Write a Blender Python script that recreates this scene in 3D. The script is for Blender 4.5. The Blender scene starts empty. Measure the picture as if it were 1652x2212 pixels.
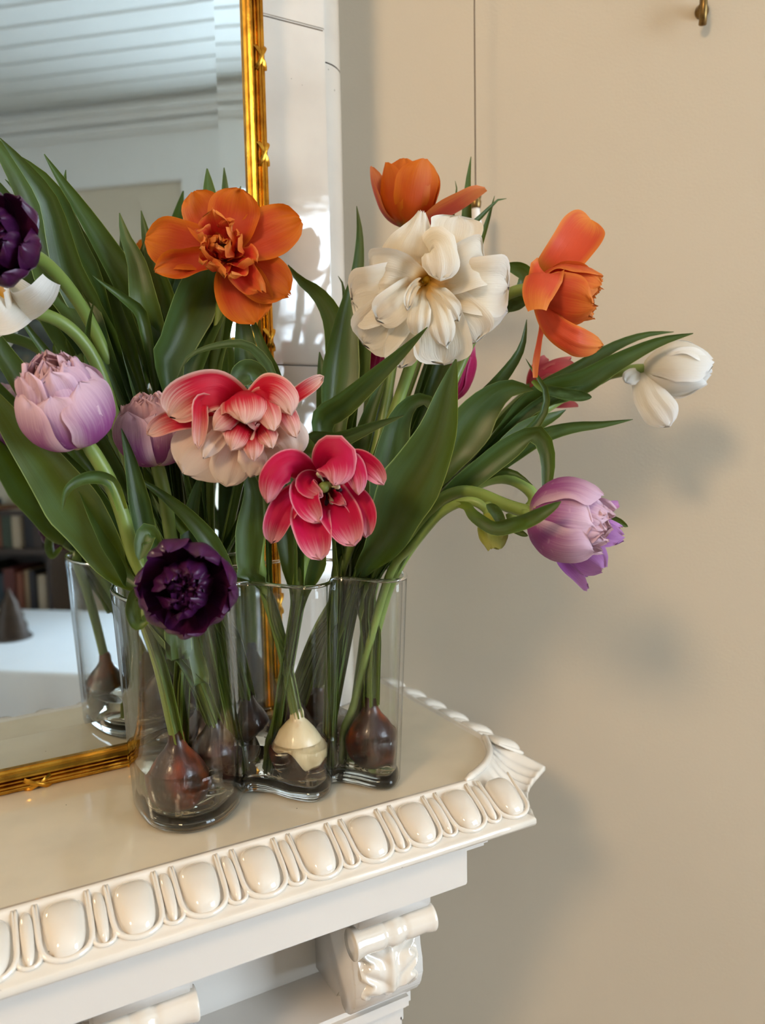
import bpy, bmesh, math, random
from mathutils import Vector, Matrix, noise as mnoise
random.seed(7)
SC = bpy.context.scene
COL = SC.collection
# ------------------------------------------------------------------ camera
# world: X along the mantel shelf, Y into the chimney breast, Z up, shelf top at z = 0
FPX, IW, IH = 1659.0, 1652, 2212
YAW, PITCH, ROLL = math.radians(28.6), math.radians(-5.57), math.radians(1.06)
CAM = Vector((0.0, 0.0, 0.262))
FW = Vector((math.sin(YAW)*math.cos(PITCH), math.cos(YAW)*math.cos(PITCH), math.sin(PITCH)))
_r = Vector((math.cos(YAW), -math.sin(YAW), 0.0)); _u = _r.cross(FW)
RT = _r*math.cos(ROLL) - _u*math.sin(ROLL)
UP = _u*math.cos(ROLL) + _r*math.sin(ROLL)
cam_data = bpy.data.cameras.new('camera'); cam = bpy.data.objects.new('camera', cam_data); COL.objects.link(cam)
cam_data.sensor_fit = 'AUTO'; cam_data.sensor_width = 36.0; cam_data.lens = FPX/IH*36.0
cam_data.clip_start = 0.01
cam.matrix_world = Matrix(((RT.x, UP.x, -FW.x, CAM.x), (RT.y, UP.y, -FW.y, CAM.y), (RT.z, UP.z, -FW.z, CAM.z), (0, 0, 0, 1)))
cam_data.dof.use_dof = True; cam_data.dof.focus_distance = 0.52; cam_data.dof.aperture_fstop = 6.5
SC.camera = cam
def ray(x, y): return FW + RT*((x-IW/2)/FPX) - UP*((y-IH/2)/FPX)
def at(x, y, d): return CAM + ray(x, y)*d                 # point d metres along the viewing axis
def onY(x, y, Y):
    v = ray(x, y); return CAM + v*((Y-CAM.y)/v.y)
def pxm(d): return d/FPX                                  # metres per pixel at distance d
# ------------------------------------------------------------------ view, sky, light
vs = SC.view_settings
vs.view_transform = 'Standard'; vs.look = 'None'; vs.gamma = 1.0; vs.use_curve_mapping = False
vs.exposure = 0.06
SC.cycles.max_bounces = 7; SC.cycles.transmission_bounces = 4; SC.cycles.transparent_max_bounces = 14
SC.cycles.diffuse_bounces = 3; SC.cycles.glossy_bounces = 4; SC.cycles.use_light_tree = False
SC.cycles.use_adaptive_sampling = True; SC.cycles.adaptive_threshold = 0.08
SKY_STRENGTH = 16.0
world = bpy.data.worlds.new('sky'); SC.world = world; world.use_nodes = True
wn = world.node_tree; wn.nodes.clear()
wo = wn.nodes.new('ShaderNodeOutputWorld'); wb = wn.nodes.new('ShaderNodeBackground')
wb.inputs['Color'].default_value = (0.72, 0.86, 1.0, 1); wb.inputs['Strength'].default_value = SKY_STRENGTH
wn.links.new(wb.outputs[0], wo.inputs[0])
R2 = math.sqrt(0.5)
# the fireplace stands across a corner: room axes p = along (1,1), q = along (1,-1)
def room(p, q, z): return Vector(((p+q)*R2, (p-q)*R2, z))
P_RIGHT, P_BACK, Q_LEFT, Q_FAR = 0.792, -3.0, -0.96, 2.5
Z_FLOOR, Z_CEIL = -1.25, 1.80
def win_portal(name, loc, rot, w, h):
    l = bpy.data.lights.new(name, 'AREA'); l.shape = 'RECTANGLE'; l.size = w; l.size_y = h
    l.cycles.is_portal = True
    o = bpy.data.objects.new(name, l); COL.objects.link(o); o.matrix_world = Matrix.Translation(loc) @ rot
    return o
def facing(direction):
    z = -Vector(direction).normalized(); x = Vector((0, 0, 1)).cross(z).normalized(); y = z.cross(x)
    return Matrix(((x.x, y.x, z.x, 0), (x.y, y.y, z.y, 0), (x.z, y.z, z.z, 0), (0, 0, 0, 1)))
WIN_FAR = (-0.65, 0.55, -0.45, 1.36)     # p range, z range, on the far wall
WIN_LEFT = (-2.85, -2.35, -0.45, 1.45)     # p range on the left wall
win_portal('daylight_far', room((WIN_FAR[0]+WIN_FAR[1])/2, Q_FAR+0.12, 0.5), facing((-R2, R2, 0)), WIN_FAR[1]-WIN_FAR[0], 1.9)
win_portal('daylight_left', room((WIN_LEFT[0]+WIN_LEFT[1])/2, Q_LEFT-0.12, 0.5), facing((R2, -R2, 0)), WIN_LEFT[1]-WIN_LEFT[0], 1.9)
# ------------------------------------------------------------------ materials
def lin(c):
    f = lambda v: v/12.92 if v <= 0.04045 else ((v+0.055)/1.055)**2.4
    return (f(c[0]/255), f(c[1]/255), f(c[2]/255), 1.0)
class NT:
    def __init__(s, name):
        s.m = bpy.data.materials.new(name); s.m.use_nodes = True; s.t = s.m.node_tree; s.t.nodes.clear()
        s.out = s.n('ShaderNodeOutputMaterial')
    def n(s, k, **kw):
        nd = s.t.nodes.new(k)
        for a, v in kw.items():
            if a.startswith('i_'):
                key = a[2:].replace('_', ' ')
                nd.inputs[key].default_value = v
            else: setattr(nd, a, v)
        return nd
    def l(s, a, b): s.t.links.new(a, b)
    def math(s, op, a, b=None, clamp=False):
        nd = s.n('ShaderNodeMath', operation=op); nd.use_clamp = clamp
        for i, v in enumerate((a, b)):
            if v is None: continue
            if isinstance(v, (int, float)): nd.inputs[i].default_value = v
            else: s.l(v, nd.inputs[i])
        return nd.outputs[0]
    def mix(s, fac, a, b):
        nd = s.n('ShaderNodeMix', data_type='RGBA'); nd.clamp_factor = True
        for i, v in ((0, fac), (6, a), (7, b)):
            if isinstance(v, (int, float)): nd.inputs[i].default_value = v
            elif isinstance(v, tuple): nd.inputs[i].default_value = v
            else: s.l(v, nd.inputs[i])
        return nd.outputs[2]
    def sstep(s, v, lo, hi):
        nd = s.n('ShaderNodeMapRange', interpolation_type='SMOOTHSTEP'); s.l(v, nd.inputs[0])
        nd.inputs[1].default_value = lo; nd.inputs[2].default_value = hi
        return nd.outputs[0]
    def noise(s, vec, scale, detail=2.0, rough=0.5):
        nd = s.n('ShaderNodeTexNoise'); nd.inputs['Scale'].default_value = scale; nd.inputs['Detail'].default_value = detail
        nd.inputs['Roughness'].default_value = rough
        if vec is not None: s.l(vec, nd.inputs['Vector'])
        return nd.outputs[0]
    def bump(s, h, strength, dist=0.001):
        nd = s.n('ShaderNodeBump'); nd.inputs['Strength'].default_value = strength; nd.inputs['Distance'].default_value = dist
        s.l(h, nd.inputs['Height']); return nd.outputs[0]
    def obj(s): return s.n('ShaderNodeTexCoord').outputs['Object']
    def scaled(s, vec, sc):
        nd = s.n('ShaderNodeMapping'); s.l(vec, nd.inputs[0]); nd.inputs['Scale'].default_value = sc; return nd.outputs[0]
    def surf(s, sh): s.l(sh, s.out.inputs['Surface']); return s.m
def principled(s, color, rough=0.5, metal=0.0, coat=0.0, normal=None, spec=0.5, coat_rough=0.05):
    p = s.n('ShaderNodeBsdfPrincipled')
    if isinstance(color, tuple): p.inputs['Base Color'].default_value = color
    else: s.l(color, p.inputs['Base Color'])
    if isinstance(rough, (int, float)): p.inputs['Roughness'].default_value = rough
    else: s.l(rough, p.inputs['Roughness'])
    p.inputs['Metallic'].default_value = metal
    p.inputs['Coat Weight'].default_value = coat; p.inputs['Coat Roughness'].default_value = coat_rough
    p.inputs['Specular IOR Level'].default_value = spec
    if normal is not None: s.l(normal, p.inputs['Normal'])
    return p
def mat_plain(name, rgb, rough=0.5, metal=0.0, coat=0.0, var=0.06, nscale=8.0, bump=0.0, bscale=60.0, bdist=0.001):
    s = NT(name); o = s.obj(); c = lin(rgb)
    n = s.noise(o, nscale, 3.0)
    d = tuple(max(0, v*(1-2.2*var)) for v in c[:3])+(1,)
    col = s.mix(n, d, tuple(min(1, v*(1+1.2*var)) for v in c[:3])+(1,))
    nm = s.bump(s.noise(o, bscale, 3.0), bump, bdist) if bump else None
    return s.surf(principled(s, col, rough, metal, coat, nm).outputs[0])
M = {}
M['wall'] = mat_plain('beige_wall_paint', (207, 194, 172), 0.75, var=0.03, nscale=3.0, bump=0.15, bscale=420)
M['ceiling'] = mat_plain('white_board_paint', (226, 226, 220), 0.45, var=0.02)
M['white_trim'] = mat_plain('white_trim_paint', (228, 226, 220), 0.4, var=0.02)
M['floor'] = mat_plain('oak_floor', (150, 110, 70), 0.4, var=0.2, nscale=14)
def mat_glaze(name, rgb, wob, warm=(214, 178, 132), rough=0.1):
    s = NT(name); o = s.obj()
    n1 = s.noise(o, 22.0, 3.0); speck = s.noise(o, 260.0, 1.0)
    c = s.mix(s.sstep(n1, 0.35, 0.75), lin(rgb), lin(tuple(int(v*0.965) for v in rgb)))
    c = s.mix(s.sstep(speck, 0.80, 0.83), c, lin((90, 75, 60)))
    nm = s.bump(s.noise(o, 34.0, 2.0), wob, 0.002)
    p = principled(s, c, rough, 0, 0.9, nm, 0.55, 0.02)
    return s.surf(p.outputs[0])
M['glaze'] = mat_glaze('cream_white_glaze', (236, 226, 212), 0.10)
M['glaze_top'] = mat_glaze('shelf_top_glaze', (233, 219, 192), 0.06, rough=0.12)
M['tile'] = mat_glaze('white_tile_glaze', (212, 202, 188), 0.16, rough=0.06)
M['joint'] = mat_plain('tile_joint', (150, 142, 132), 0.8)
M['paint_white'] = mat_plain('white_enamel', (226, 219, 210), 0.22, var=0.02, bump=0.05)
def mat_gold():
    s = NT('worn_gilding'); o = s.obj()
    n = s.noise(o, 60.0, 4.0)
    c = s.mix(s.sstep(n, 0.3, 0.75), lin((226, 168, 62)), lin((168, 112, 34)))
    nm = s.bump(s.noise(o, 500.0, 2.0), 0.15, 0.0005)
    return s.surf(principled(s, c, 0.27, 1.0, 0, nm).outputs[0])
M['gold'] = mat_gold()
M['gold_dark'] = mat_plain('dark_gilding', (150, 104, 34), 0.35, metal=1.0, var=0.2, nscale=50)
M['brass'] = mat_plain('aged_brass', (140, 112, 66), 0.35, metal=0.9, var=0.3, nscale=300)
M['porcelain'] = mat_plain('porcelain', (235, 230, 224), 0.15)
M['cord'] = mat_plain('grey_cord', (128, 108, 88), 0.8)
def mat_mirror():
    s = NT('mirror_silver'); g = s.n('ShaderNodeBsdfPrincipled')
    g.inputs['Base Color'].default_value = (0.62, 0.69, 0.72, 1); g.inputs['Metallic'].default_value = 1.0; g.inputs['Roughness'].default_value = 0.012
    return s.surf(g.outputs[0])
M['mirror'] = mat_mirror()
def mat_glass(name, ior, col=(1, 1, 1, 1), rough=0.0):
    s = NT(name); g = s.n('ShaderNodeBsdfGlass'); g.inputs['Color'].default_value = col
    g.inputs['IOR'].default_value = ior; g.inputs['Roughness'].default_value = rough
    return s.surf(g.outputs[0])
def mat_thin(name, ior, tint, edge, rough=0.0):
    """thin clear wall: light passes straight through, mirrored by Fresnel, with more absorption along grazing paths"""
    s = NT(name); t = s.n('ShaderNodeBsdfTransparent')
    lw = s.n('ShaderNodeLayerWeight'); lw.inputs[0].default_value = 0.5
    s.l(s.mix(s.sstep(lw.outputs['Facing'], 0.72, 0.98), tint, edge), t.inputs['Color'])
    gl = s.n('ShaderNodeBsdfGlossy'); gl.inputs['Roughness'].default_value = rough; f0 = ((ior-1)/(ior+1))**2; fres = s.math('ADD', s.math('MULTIPLY', s.math('POWER', lw.outputs['Facing'], 3.6), 1-f0), f0)
    o = s.obj(); nm = s.bump(s.noise(s.scaled(o, (70, 70, 5)), 1.0, 2.0), 0.2, 0.001); s.l(nm, gl.inputs['Normal'])
    m1 = s.n('ShaderNodeMixShader'); s.l(fres, m1.inputs[0]); s.l(t.outputs[0], m1.inputs[1]); s.l(gl.outputs[0], m1.inputs[2])
    return s.surf(m1.outputs[0])
M['glass'] = mat_thin('clear_vase_glass', 1.5, (0.992, 0.996, 0.995, 1), (0.40, 0.43, 0.44, 1))
M['base_glass'] = mat_glass('thick_base_glass', 1.48, (0.97, 0.985, 0.98, 1))
M['water'] = mat_glass('murky_water', 1.333, (0.95, 0.93, 0.88, 1))
M['yolk'] = mat_plain('yellow_heart', (236, 190, 40), 0.5)
def mat_pane():
    s = NT('window_pane'); t = s.n('ShaderNodeBsdfTransparent'); g = s.n('ShaderNodeBsdfGlossy'); g.inputs['Roughness'].default_value = 0.02
    mx = s.n('ShaderNodeMixShader'); mx.inputs[0].default_value = 0.06
    s.l(t.outputs[0], mx.inputs[1]); s.l(g.outputs[0], mx.inputs[2]); return s.surf(mx.outputs[0])
M['pane'] = mat_pane()
def mat_petal(name, base, mid, edge, outside=None, basew=0.22, streak=0.5, edge_lo=0.55, edge_hi=1.0, rough=0.42, transl=0.3, coat=0.0, mottle=0.0, vein=0.25):
    """pigment runs from the foot of the petal to its rim; uv.x along the petal, uv.y across"""
    s = NT(name); uv = s.n('ShaderNodeTexCoord').outputs['UV']
    sep = s.n('ShaderNodeSeparateXYZ'); s.l(uv, sep.inputs[0]); u, v = sep.outputs[0], sep.outputs[1]
    rnd = s.n('ShaderNodeObjectInfo').outputs['Random']
    side = s.math('ABSOLUTE', s.math('SUBTRACT', s.math('MULTIPLY', v, 2.0), 1.0))
    off = s.n('ShaderNodeCombineXYZ'); s.l(rnd, off.inputs[2])
    add = s.n('ShaderNodeVectorMath', operation='ADD'); s.l(s.scaled(uv, (1.6, 38.0, 1.0)), add.inputs[0])
    sc = s.n('ShaderNodeVectorMath', operation='SCALE'); s.l(off.outputs[0], sc.inputs[0]); sc.inputs['Scale'].default_value = 37.0
    s.l(sc.outputs[0], add.inputs[1])
    st = s.noise(add.outputs[0], 1.0, 3.0, 0.6)
    e = s.math('MAXIMUM', s.math('MULTIPLY', side, 0.96), u)
    e = s.math('ADD', e, s.math('MULTIPLY', s.math('SUBTRACT', st, 0.5), streak*0.55))
    ef = s.sstep(e, edge_lo, edge_hi)
    inner = s.mix(ef, lin(mid), lin(edge))
    if outside is not None:
        bf = s.n('ShaderNodeNewGeometry').outputs['Backfacing']
        oc = s.mix(ef, lin(outside), lin(edge)); inner = s.mix(bf, inner, oc)
    if mottle:
        o = s.obj(); inner = s.mix(s.math('MULTIPLY', s.sstep(s.noise(s.scaled(o, (300, 300, 90)), 1.0, 2.0), 0.62, 0.75), mottle), inner, lin(edge))
    c = s.mix(s.sstep(u, 0.0, basew), lin(base), inner)
    c = s.mix(s.math('MULTIPLY', rnd, 0.22), c, lin(tuple(int(x*0.82) for x in mid)))
    nm = s.bump(s.math('ADD', st, s.math('MULTIPLY', s.noise(s.scaled(uv, (5.0, 7.0, 1.0)), 1.0, 2.0), 1.6)), vein, 0.0008)
    p = principled(s, c, rough+0.1, 0, coat, nm, 0.28, 0.15)
    tr = s.n('ShaderNodeBsdfTranslucent'); s.l(c, tr.inputs['Color']); s.l(nm, tr.inputs['Normal'])
    mx = s.n('ShaderNodeMixShader'); mx.inputs[0].default_value = transl
    s.l(p.outputs[0], mx.inputs[1]); s.l(tr.outputs[0], mx.inputs[2]); return s.surf(mx.outputs[0])
M['orange'] = mat_petal('orange_petal', (160, 128, 30), (206, 82, 14), (224, 122, 26), (200, 66, 30), streak=0.55, edge_lo=0.5, edge_hi=1.05)
M['orange_red'] = mat_petal('orange_red_petal', (190, 120, 40), (220, 84, 48), (240, 150, 62), (222, 62, 48), streak=0.6, edge_lo=0.6, edge_hi=1.1)
M['coral'] = mat_petal('coral_petal', (190, 110, 50), (206, 84, 62), (226, 134, 70), (196, 70, 60), streak=0.5, basew=0.1)
M['pinkwhite'] = mat_petal('red_and_blush_petal', (214, 40, 56), (206, 22, 52), (246, 210, 192), (216, 46, 70), streak=0.7, edge_lo=0.66, edge_hi=1.02, basew=0.05)
M['blush'] = mat_petal('pale_blush_petal', (226, 70, 76), (242, 186, 164), (249, 230, 216), (242, 196, 178), streak=0.5, edge_lo=0.3, edge_hi=0.9, basew=0.25)
M['pink'] = mat_petal('deep_pink_petal', (226, 120, 130), (200, 14, 70), (246, 182, 188), (204, 30, 82), streak=0.5, edge_lo=0.78, edge_hi=1.04, basew=0.06)
M['mauve'] = mat_petal('mauve_petal', (206, 190, 140), (164, 84, 148), (238, 204, 218), (170, 90, 152), streak=0.6, edge_lo=0.42, edge_hi=1.0, mottle=0.25, basew=0.12)
M['rosemauve'] = mat_petal('rose_mauve_petal', (206, 160, 150), (204, 134, 156), (236, 196, 202), (196, 124, 160), streak=0.6, edge_lo=0.4, edge_hi=1.0, basew=0.1)
M['violet'] = mat_petal('violet_petal', (190, 150, 190), (168, 92, 184), (206, 150, 210), (170, 96, 186), streak=0.5)
M['purple'] = mat_petal('blackish_purple_petal', (20, 6, 18), (52, 12, 50), (76, 24, 72), (70, 18, 56), streak=0.7, rough=0.3, transl=0.12, coat=0.25, edge_lo=0.5, edge_hi=1.1)
M['white'] = mat_petal('ivory_petal', (246, 190, 20), (244, 232, 208), (250, 244, 232), (246, 236, 216), streak=0.2, basew=0.60, transl=0.38, vein=0.45)
M['white2'] = mat_petal('white_petal', (232, 226, 190), (246, 240, 226), (250, 248, 244), (246, 242, 230), streak=0.2, basew=0.15, transl=0.35, vein=0.35)
M['magenta'] = mat_petal('magenta_petal', (200, 60, 110), (188, 26, 92), (226, 130, 170), (196, 40, 104), streak=0.4, edge_lo=0.8, edge_hi=1.1)
M['pinkred'] = mat_petal('rose_red_petal', (200, 100, 90), (204, 70, 92), (220, 120, 120), (206, 76, 92), streak=0.5)
M['budgreen'] = mat_petal('green_bud_petal', (140, 150, 50), (168, 172, 70), (196, 196, 110), (160, 166, 66), streak=0.5, basew=0.1)
def mat_leaf():
    s = NT('tulip_leaf'); uv = s.n('ShaderNodeTexCoord').outputs['UV']
    sep = s.n('ShaderNodeSeparateXYZ'); s.l(uv, sep.inputs[0]); u, v = sep.outputs[0], sep.outputs[1]
    rnd = s.n('ShaderNodeObjectInfo').outputs['Random']
    side = s.math('ABSOLUTE', s.math('SUBTRACT', s.math('MULTIPLY', v, 2.0), 1.0))
    st = s.noise(s.scaled(uv, (3.0, 55.0, 1.0)), 1.0, 2.0)
    big = s.noise(s.scaled(uv, (3.0, 2.0, 1.0)), 1.5, 2.0)
    c = s.mix(rnd, lin((52, 72, 24)), lin((78, 96, 24)))
    c = s.mix(s.sstep(big, 0.3, 0.75), c, lin((84, 112, 68)))
    c = s.mix(s.math('MULTIPLY', st, 0.35), c, lin((36, 52, 16)))
    c = s.mix(s.sstep(u, 0.62, 1.0), c, lin((112, 132, 50)))          # paler, yellower foot (u grows towards the bulb)
    c = s.mix(s.sstep(side, 0.94, 1.0), c, lin((150, 168, 96)))
    nm = s.bump(st, 0.22, 0.0005)
    p = principled(s, c, 0.36, 0, 0.0, nm, 0.45)
    tr = s.n('ShaderNodeBsdfTranslucent'); s.l(s.mix(0.5, c, lin((130, 150, 30))), tr.inputs['Color'])
    mx = s.n('ShaderNodeMixShader'); mx.inputs[0].default_value = 0.22
    s.l(p.outputs[0], mx.inputs[1]); s.l(tr.outputs[0], mx.inputs[2]); return s.surf(mx.outputs[0])
M['leaf'] = mat_leaf()
M['stem'] = mat_plain('tulip_stem', (128, 150, 72), 0.4, var=0.2, nscale=20)
def mat_bulb(name, a, b, lo, hi):
    s = NT(name); o = s.obj(); n = s.noise(s.scaled(o, (60, 60, 22)), 1.0, 4.0); f = s.noise(s.scaled(o, (220, 220, 26)), 1.0, 2.0)
    c = s.mix(s.sstep(n, lo, hi), lin(a), lin(b)); nm = s.bump(f, 0.4, 0.001)
    return s.surf(principled(s, c, 0.33, 0, 0.2, nm).outputs[0])
M['bulb'] = mat_bulb('brown_bulb_skin', (48, 20, 14), (136, 54, 18), 0.42, 0.75)
M['bulb_dark'] = mat_bulb('dark_bulb_skin', (34, 16, 14), (78, 32, 18), 0.4, 0.8)
M['bulb_pale'] = mat_bulb('peeled_bulb_flesh', (232, 210, 168), (190, 128, 58), 0.58, 0.85)
M['root'] = mat_plain('pale_root', (206, 192, 160), 0.6)
M['anther'] = mat_plain('dark_anther', (48, 36, 44), 0.7)
M['anther_pale'] = mat_plain('cream_stigma', (226, 216, 180), 0.6)
# ------------------------------------------------------------------ object helpers
def link(name, me, mat=None, parent=None, smooth=True):
    o = bpy.data.objects.new(name, me); COL.objects.link(o)
    if mat is not None and not me.materials: me.materials.append(mat)
    if smooth: me.polygons.foreach_set('use_smooth', [True]*len(me.polygons))
    if parent is not None: o.parent = parent
    return o
def mesh(name, vs_, fs, uvs=None):
    me = bpy.data.meshes.new(name); me.from_pydata([tuple(v) for v in vs_], [], fs); me.update()
    if uvs:
        ul = me.uv_layers.new(name='UVMap')
        for lp in me.loops: ul.data[lp.index].uv = uvs[lp.vertex_index]
    return me
def empty(name, loc=(0, 0, 0)):
    o = bpy.data.objects.new(name, None); COL.objects.link(o); o.location = loc; o.empty_display_size = 0.02; return o
def tag(o, label, cat, group=None):
    o['label'] = label; o['category'] = cat
    if group: o['group'] = group
    return o
def struct(o): o['kind'] = 'structure'; return o
def box_mesh(name, a, b, bev=0.0, fn=None):
    bm = bmesh.new(); bmesh.ops.create_cube(bm, size=1.0)
    for v in bm.verts:
        v.co = Vector(((a[i]+b[i])/2 + v.co[i]*(b[i]-a[i]) for i in range(3)))
    if bev: bmesh.ops.bevel(bm, geom=bm.edges[:], offset=bev, segments=2, affect='EDGES')
    if fn:
        for v in bm.verts: v.co = fn(v.co)
    me = bpy.data.meshes.new(name); bm.to_mesh(me); bm.free(); return me
def box(name, a, b, mat, parent=None, bev=0.0, fn=None, smooth=False):
    return link(name, box_mesh(name, a, b, bev, fn), mat, parent, smooth)
def rbox(name, p, q, z, mat, parent=None, bev=0.0):       # box given in room axes (p, q) ranges
    return box(name, (p[0], q[0], z[0]), (p[1], q[1], z[1]), mat, parent, bev, lambda c: room(c.x, c.y, c.z))
def spline(pts, n):
    """Catmull-Rom through points (tuples of any length), resampled evenly"""
    P = [tuple(pts[0])] + [tuple(p) for p in pts] + [tuple(pts[-1])]
    dense = []
    for i in range(1, len(P)-2):
        p0, p1, p2, p3 = P[i-1], P[i], P[i+1], P[i+2]
        for k in range(12):
            t = k/12
            dense.append(tuple(0.5*((2*b)+(-a+c)*t+(2*a-5*b+4*c-d)*t*t+(-a+3*b-3*c+d)*t**3) for a, b, c, d in zip(p0, p1, p2, p3)))
    dense.append(tuple(P[-2]))
    L = [0.0]
    for a, b in zip(dense, dense[1:]): L.append(L[-1]+math.dist(a[:3], b[:3]))
    out = []; j = 0
    for k in range(n):
        s = L[-1]*k/(n-1)
        while j < len(L)-2 and L[j+1] < s: j += 1
        f = (s-L[j])/max(1e-9, L[j+1]-L[j])
        out.append(tuple(a+(b-a)*f for a, b in zip(dense[j], dense[j+1])))
    return out
def tube_mesh(name, pts, radii, seg=10, n=None, cap=True):
    """pts: world points, radii: one per point (or a number)"""
    if not isinstance(radii, (list, tuple)): radii = [radii]*len(pts)
    S = spline([tuple(p)+(r,) for p, r in zip(pts, radii)], n or max(8, 5*len(pts)))
    vs_, fs = [], []
    ref = None
    for i, s in enumerate(S):
        p = Vector(s[:3]); a = Vector(S[max(0, i-1)][:3]); b = Vector(S[min(len(S)-1, i+1)][:3]); t = (b-a).normalized()
        if ref is None: ref = t.orthogonal().normalized()
        ref = (ref - t*ref.dot(t)).normalized(); c = t.cross(ref)
        for k in range(seg):
            an = 2*math.pi*k/seg; vs_.append(p + (ref*math.cos(an)+c*math.sin(an))*s[3])
    for i in range(len(S)-1):
        for k in range(seg):
            fs.append((i*seg+k, i*seg+(k+1) % seg, (i+1)*seg+(k+1) % seg, (i+1)*seg+k))
    if cap:
        fs.append(tuple(range(seg-1, -1, -1))); fs.append(tuple((len(S)-1)*seg+k for k in range(seg)))
    return mesh(name, vs_, fs)
def lathe_mesh(name, prof, seg=24, ax=None, origin=None):
    """prof: (radius, height) pairs about the axis"""
    ax = Vector(ax or (0, 0, 1)).normalized(); o = Vector(origin or (0, 0, 0)); e1 = ax.orthogonal().normalized(); e2 = ax.cross(e1)
    vs_, fs = [], []
    for r, h in prof:
        for k in range(seg):
            an = 2*math.pi*k/seg; vs_.append(o+ax*h+(e1*math.cos(an)+e2*math.sin(an))*r)
    for i in range(len(prof)-1):
        for k in range(seg): fs.append((i*seg+k, i*seg+(k+1) % seg, (i+1)*seg+(k+1) % seg, (i+1)*seg+k))
    fs.append(tuple(range(seg-1, -1, -1))); fs.append(tuple((len(prof)-1)*seg+k for k in range(seg)))
    return mesh(name, vs_, fs)
# ------------------------------------------------------------------ the room
def quad_wall(name, p, q, z, holes, axis, mat):
    """wall slab in room axes with rectangular holes; axis 'p': the wall runs along p"""
    bm = bmesh.new()
    lo, hi = (p if axis == 'p' else q)
    us = sorted({lo, hi, *[h[0] for h in holes], *[h[1] for h in holes]}); zs = sorted({z[0], z[1], *[h[2] for h in holes], *[h[3] for h in holes]})
    for a, b in zip(us, us[1:]):
        for c, d in zip(zs, zs[1:]):
            m = ((a+b)/2, (c+d)/2)
            if any(h[0] < m[0] < h[1] and h[2] < m[1] < h[3] for h in holes): continue
            r = bmesh.ops.create_cube(bm, size=1.0)['verts']
            pr = (a, b) if axis == 'p' else p; qr = q if axis == 'p' else (a, b)
            for v in r: v.co = Vector((pr[0]+(v.co.x+.5)*(pr[1]-pr[0]), qr[0]+(v.co.y+.5)*(qr[1]-qr[0]), c+(v.co.z+.5)*(d-c)))
    bmesh.ops.remove_doubles(bm, verts=bm.verts[:], dist=1e-5)
    for v in bm.verts: v.co = room(*v.co)
    me = bpy.data.meshes.new(name); bm.to_mesh(me); bm.free()
    return struct(link(name, me, mat, None, False))
T = 0.12
struct(rbox('floor', (P_BACK-T, P_RIGHT+T), (Q_LEFT-T, Q_FAR+T), (Z_FLOOR-0.05, Z_FLOOR), M['floor']))
ceil = struct(rbox('ceiling', (P_BACK-T, P_RIGHT+T), (Q_LEFT-T, Q_FAR+T), (Z_CEIL+0.02, Z_CEIL+0.08), M['ceiling']))
nb = 28; bw = (Q_FAR-Q_LEFT)/nb
bme = box_mesh('ceiling_board', (P_BACK, 0.004, Z_CEIL), (P_RIGHT, bw-0.004, Z_CEIL+0.021), 0.004, lambda c: room(c.x, c.y, c.z))
for k in range(nb):
    b = link('ceiling_board', bme, M['ceiling'], ceil, False); b.location = room(0, Q_LEFT+k*bw, 0)
quad_wall('wall_right', (P_RIGHT, P_RIGHT+T), (Q_LEFT-T, Q_FAR+T), (Z_FLOOR, Z_CEIL+0.03), [], 'q', M['wall'])
quad_wall('wall_back', (P_BACK-T, P_BACK), (Q_LEFT-T, Q_FAR+T), (Z_FLOOR, Z_CEIL+0.03), [], 'q', M['wall'])
quad_wall('wall_far', (P_BACK, P_RIGHT), (Q_FAR, Q_FAR+T), (Z_FLOOR, Z_CEIL+0.03), [WIN_FAR], 'p', M['wall'])
quad_wall('wall_left', (P_BACK, P_RIGHT), (Q_LEFT-T, Q_LEFT), (Z_FLOOR, Z_CEIL+0.03), [WIN_LEFT], 'p', M['wall'])
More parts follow.
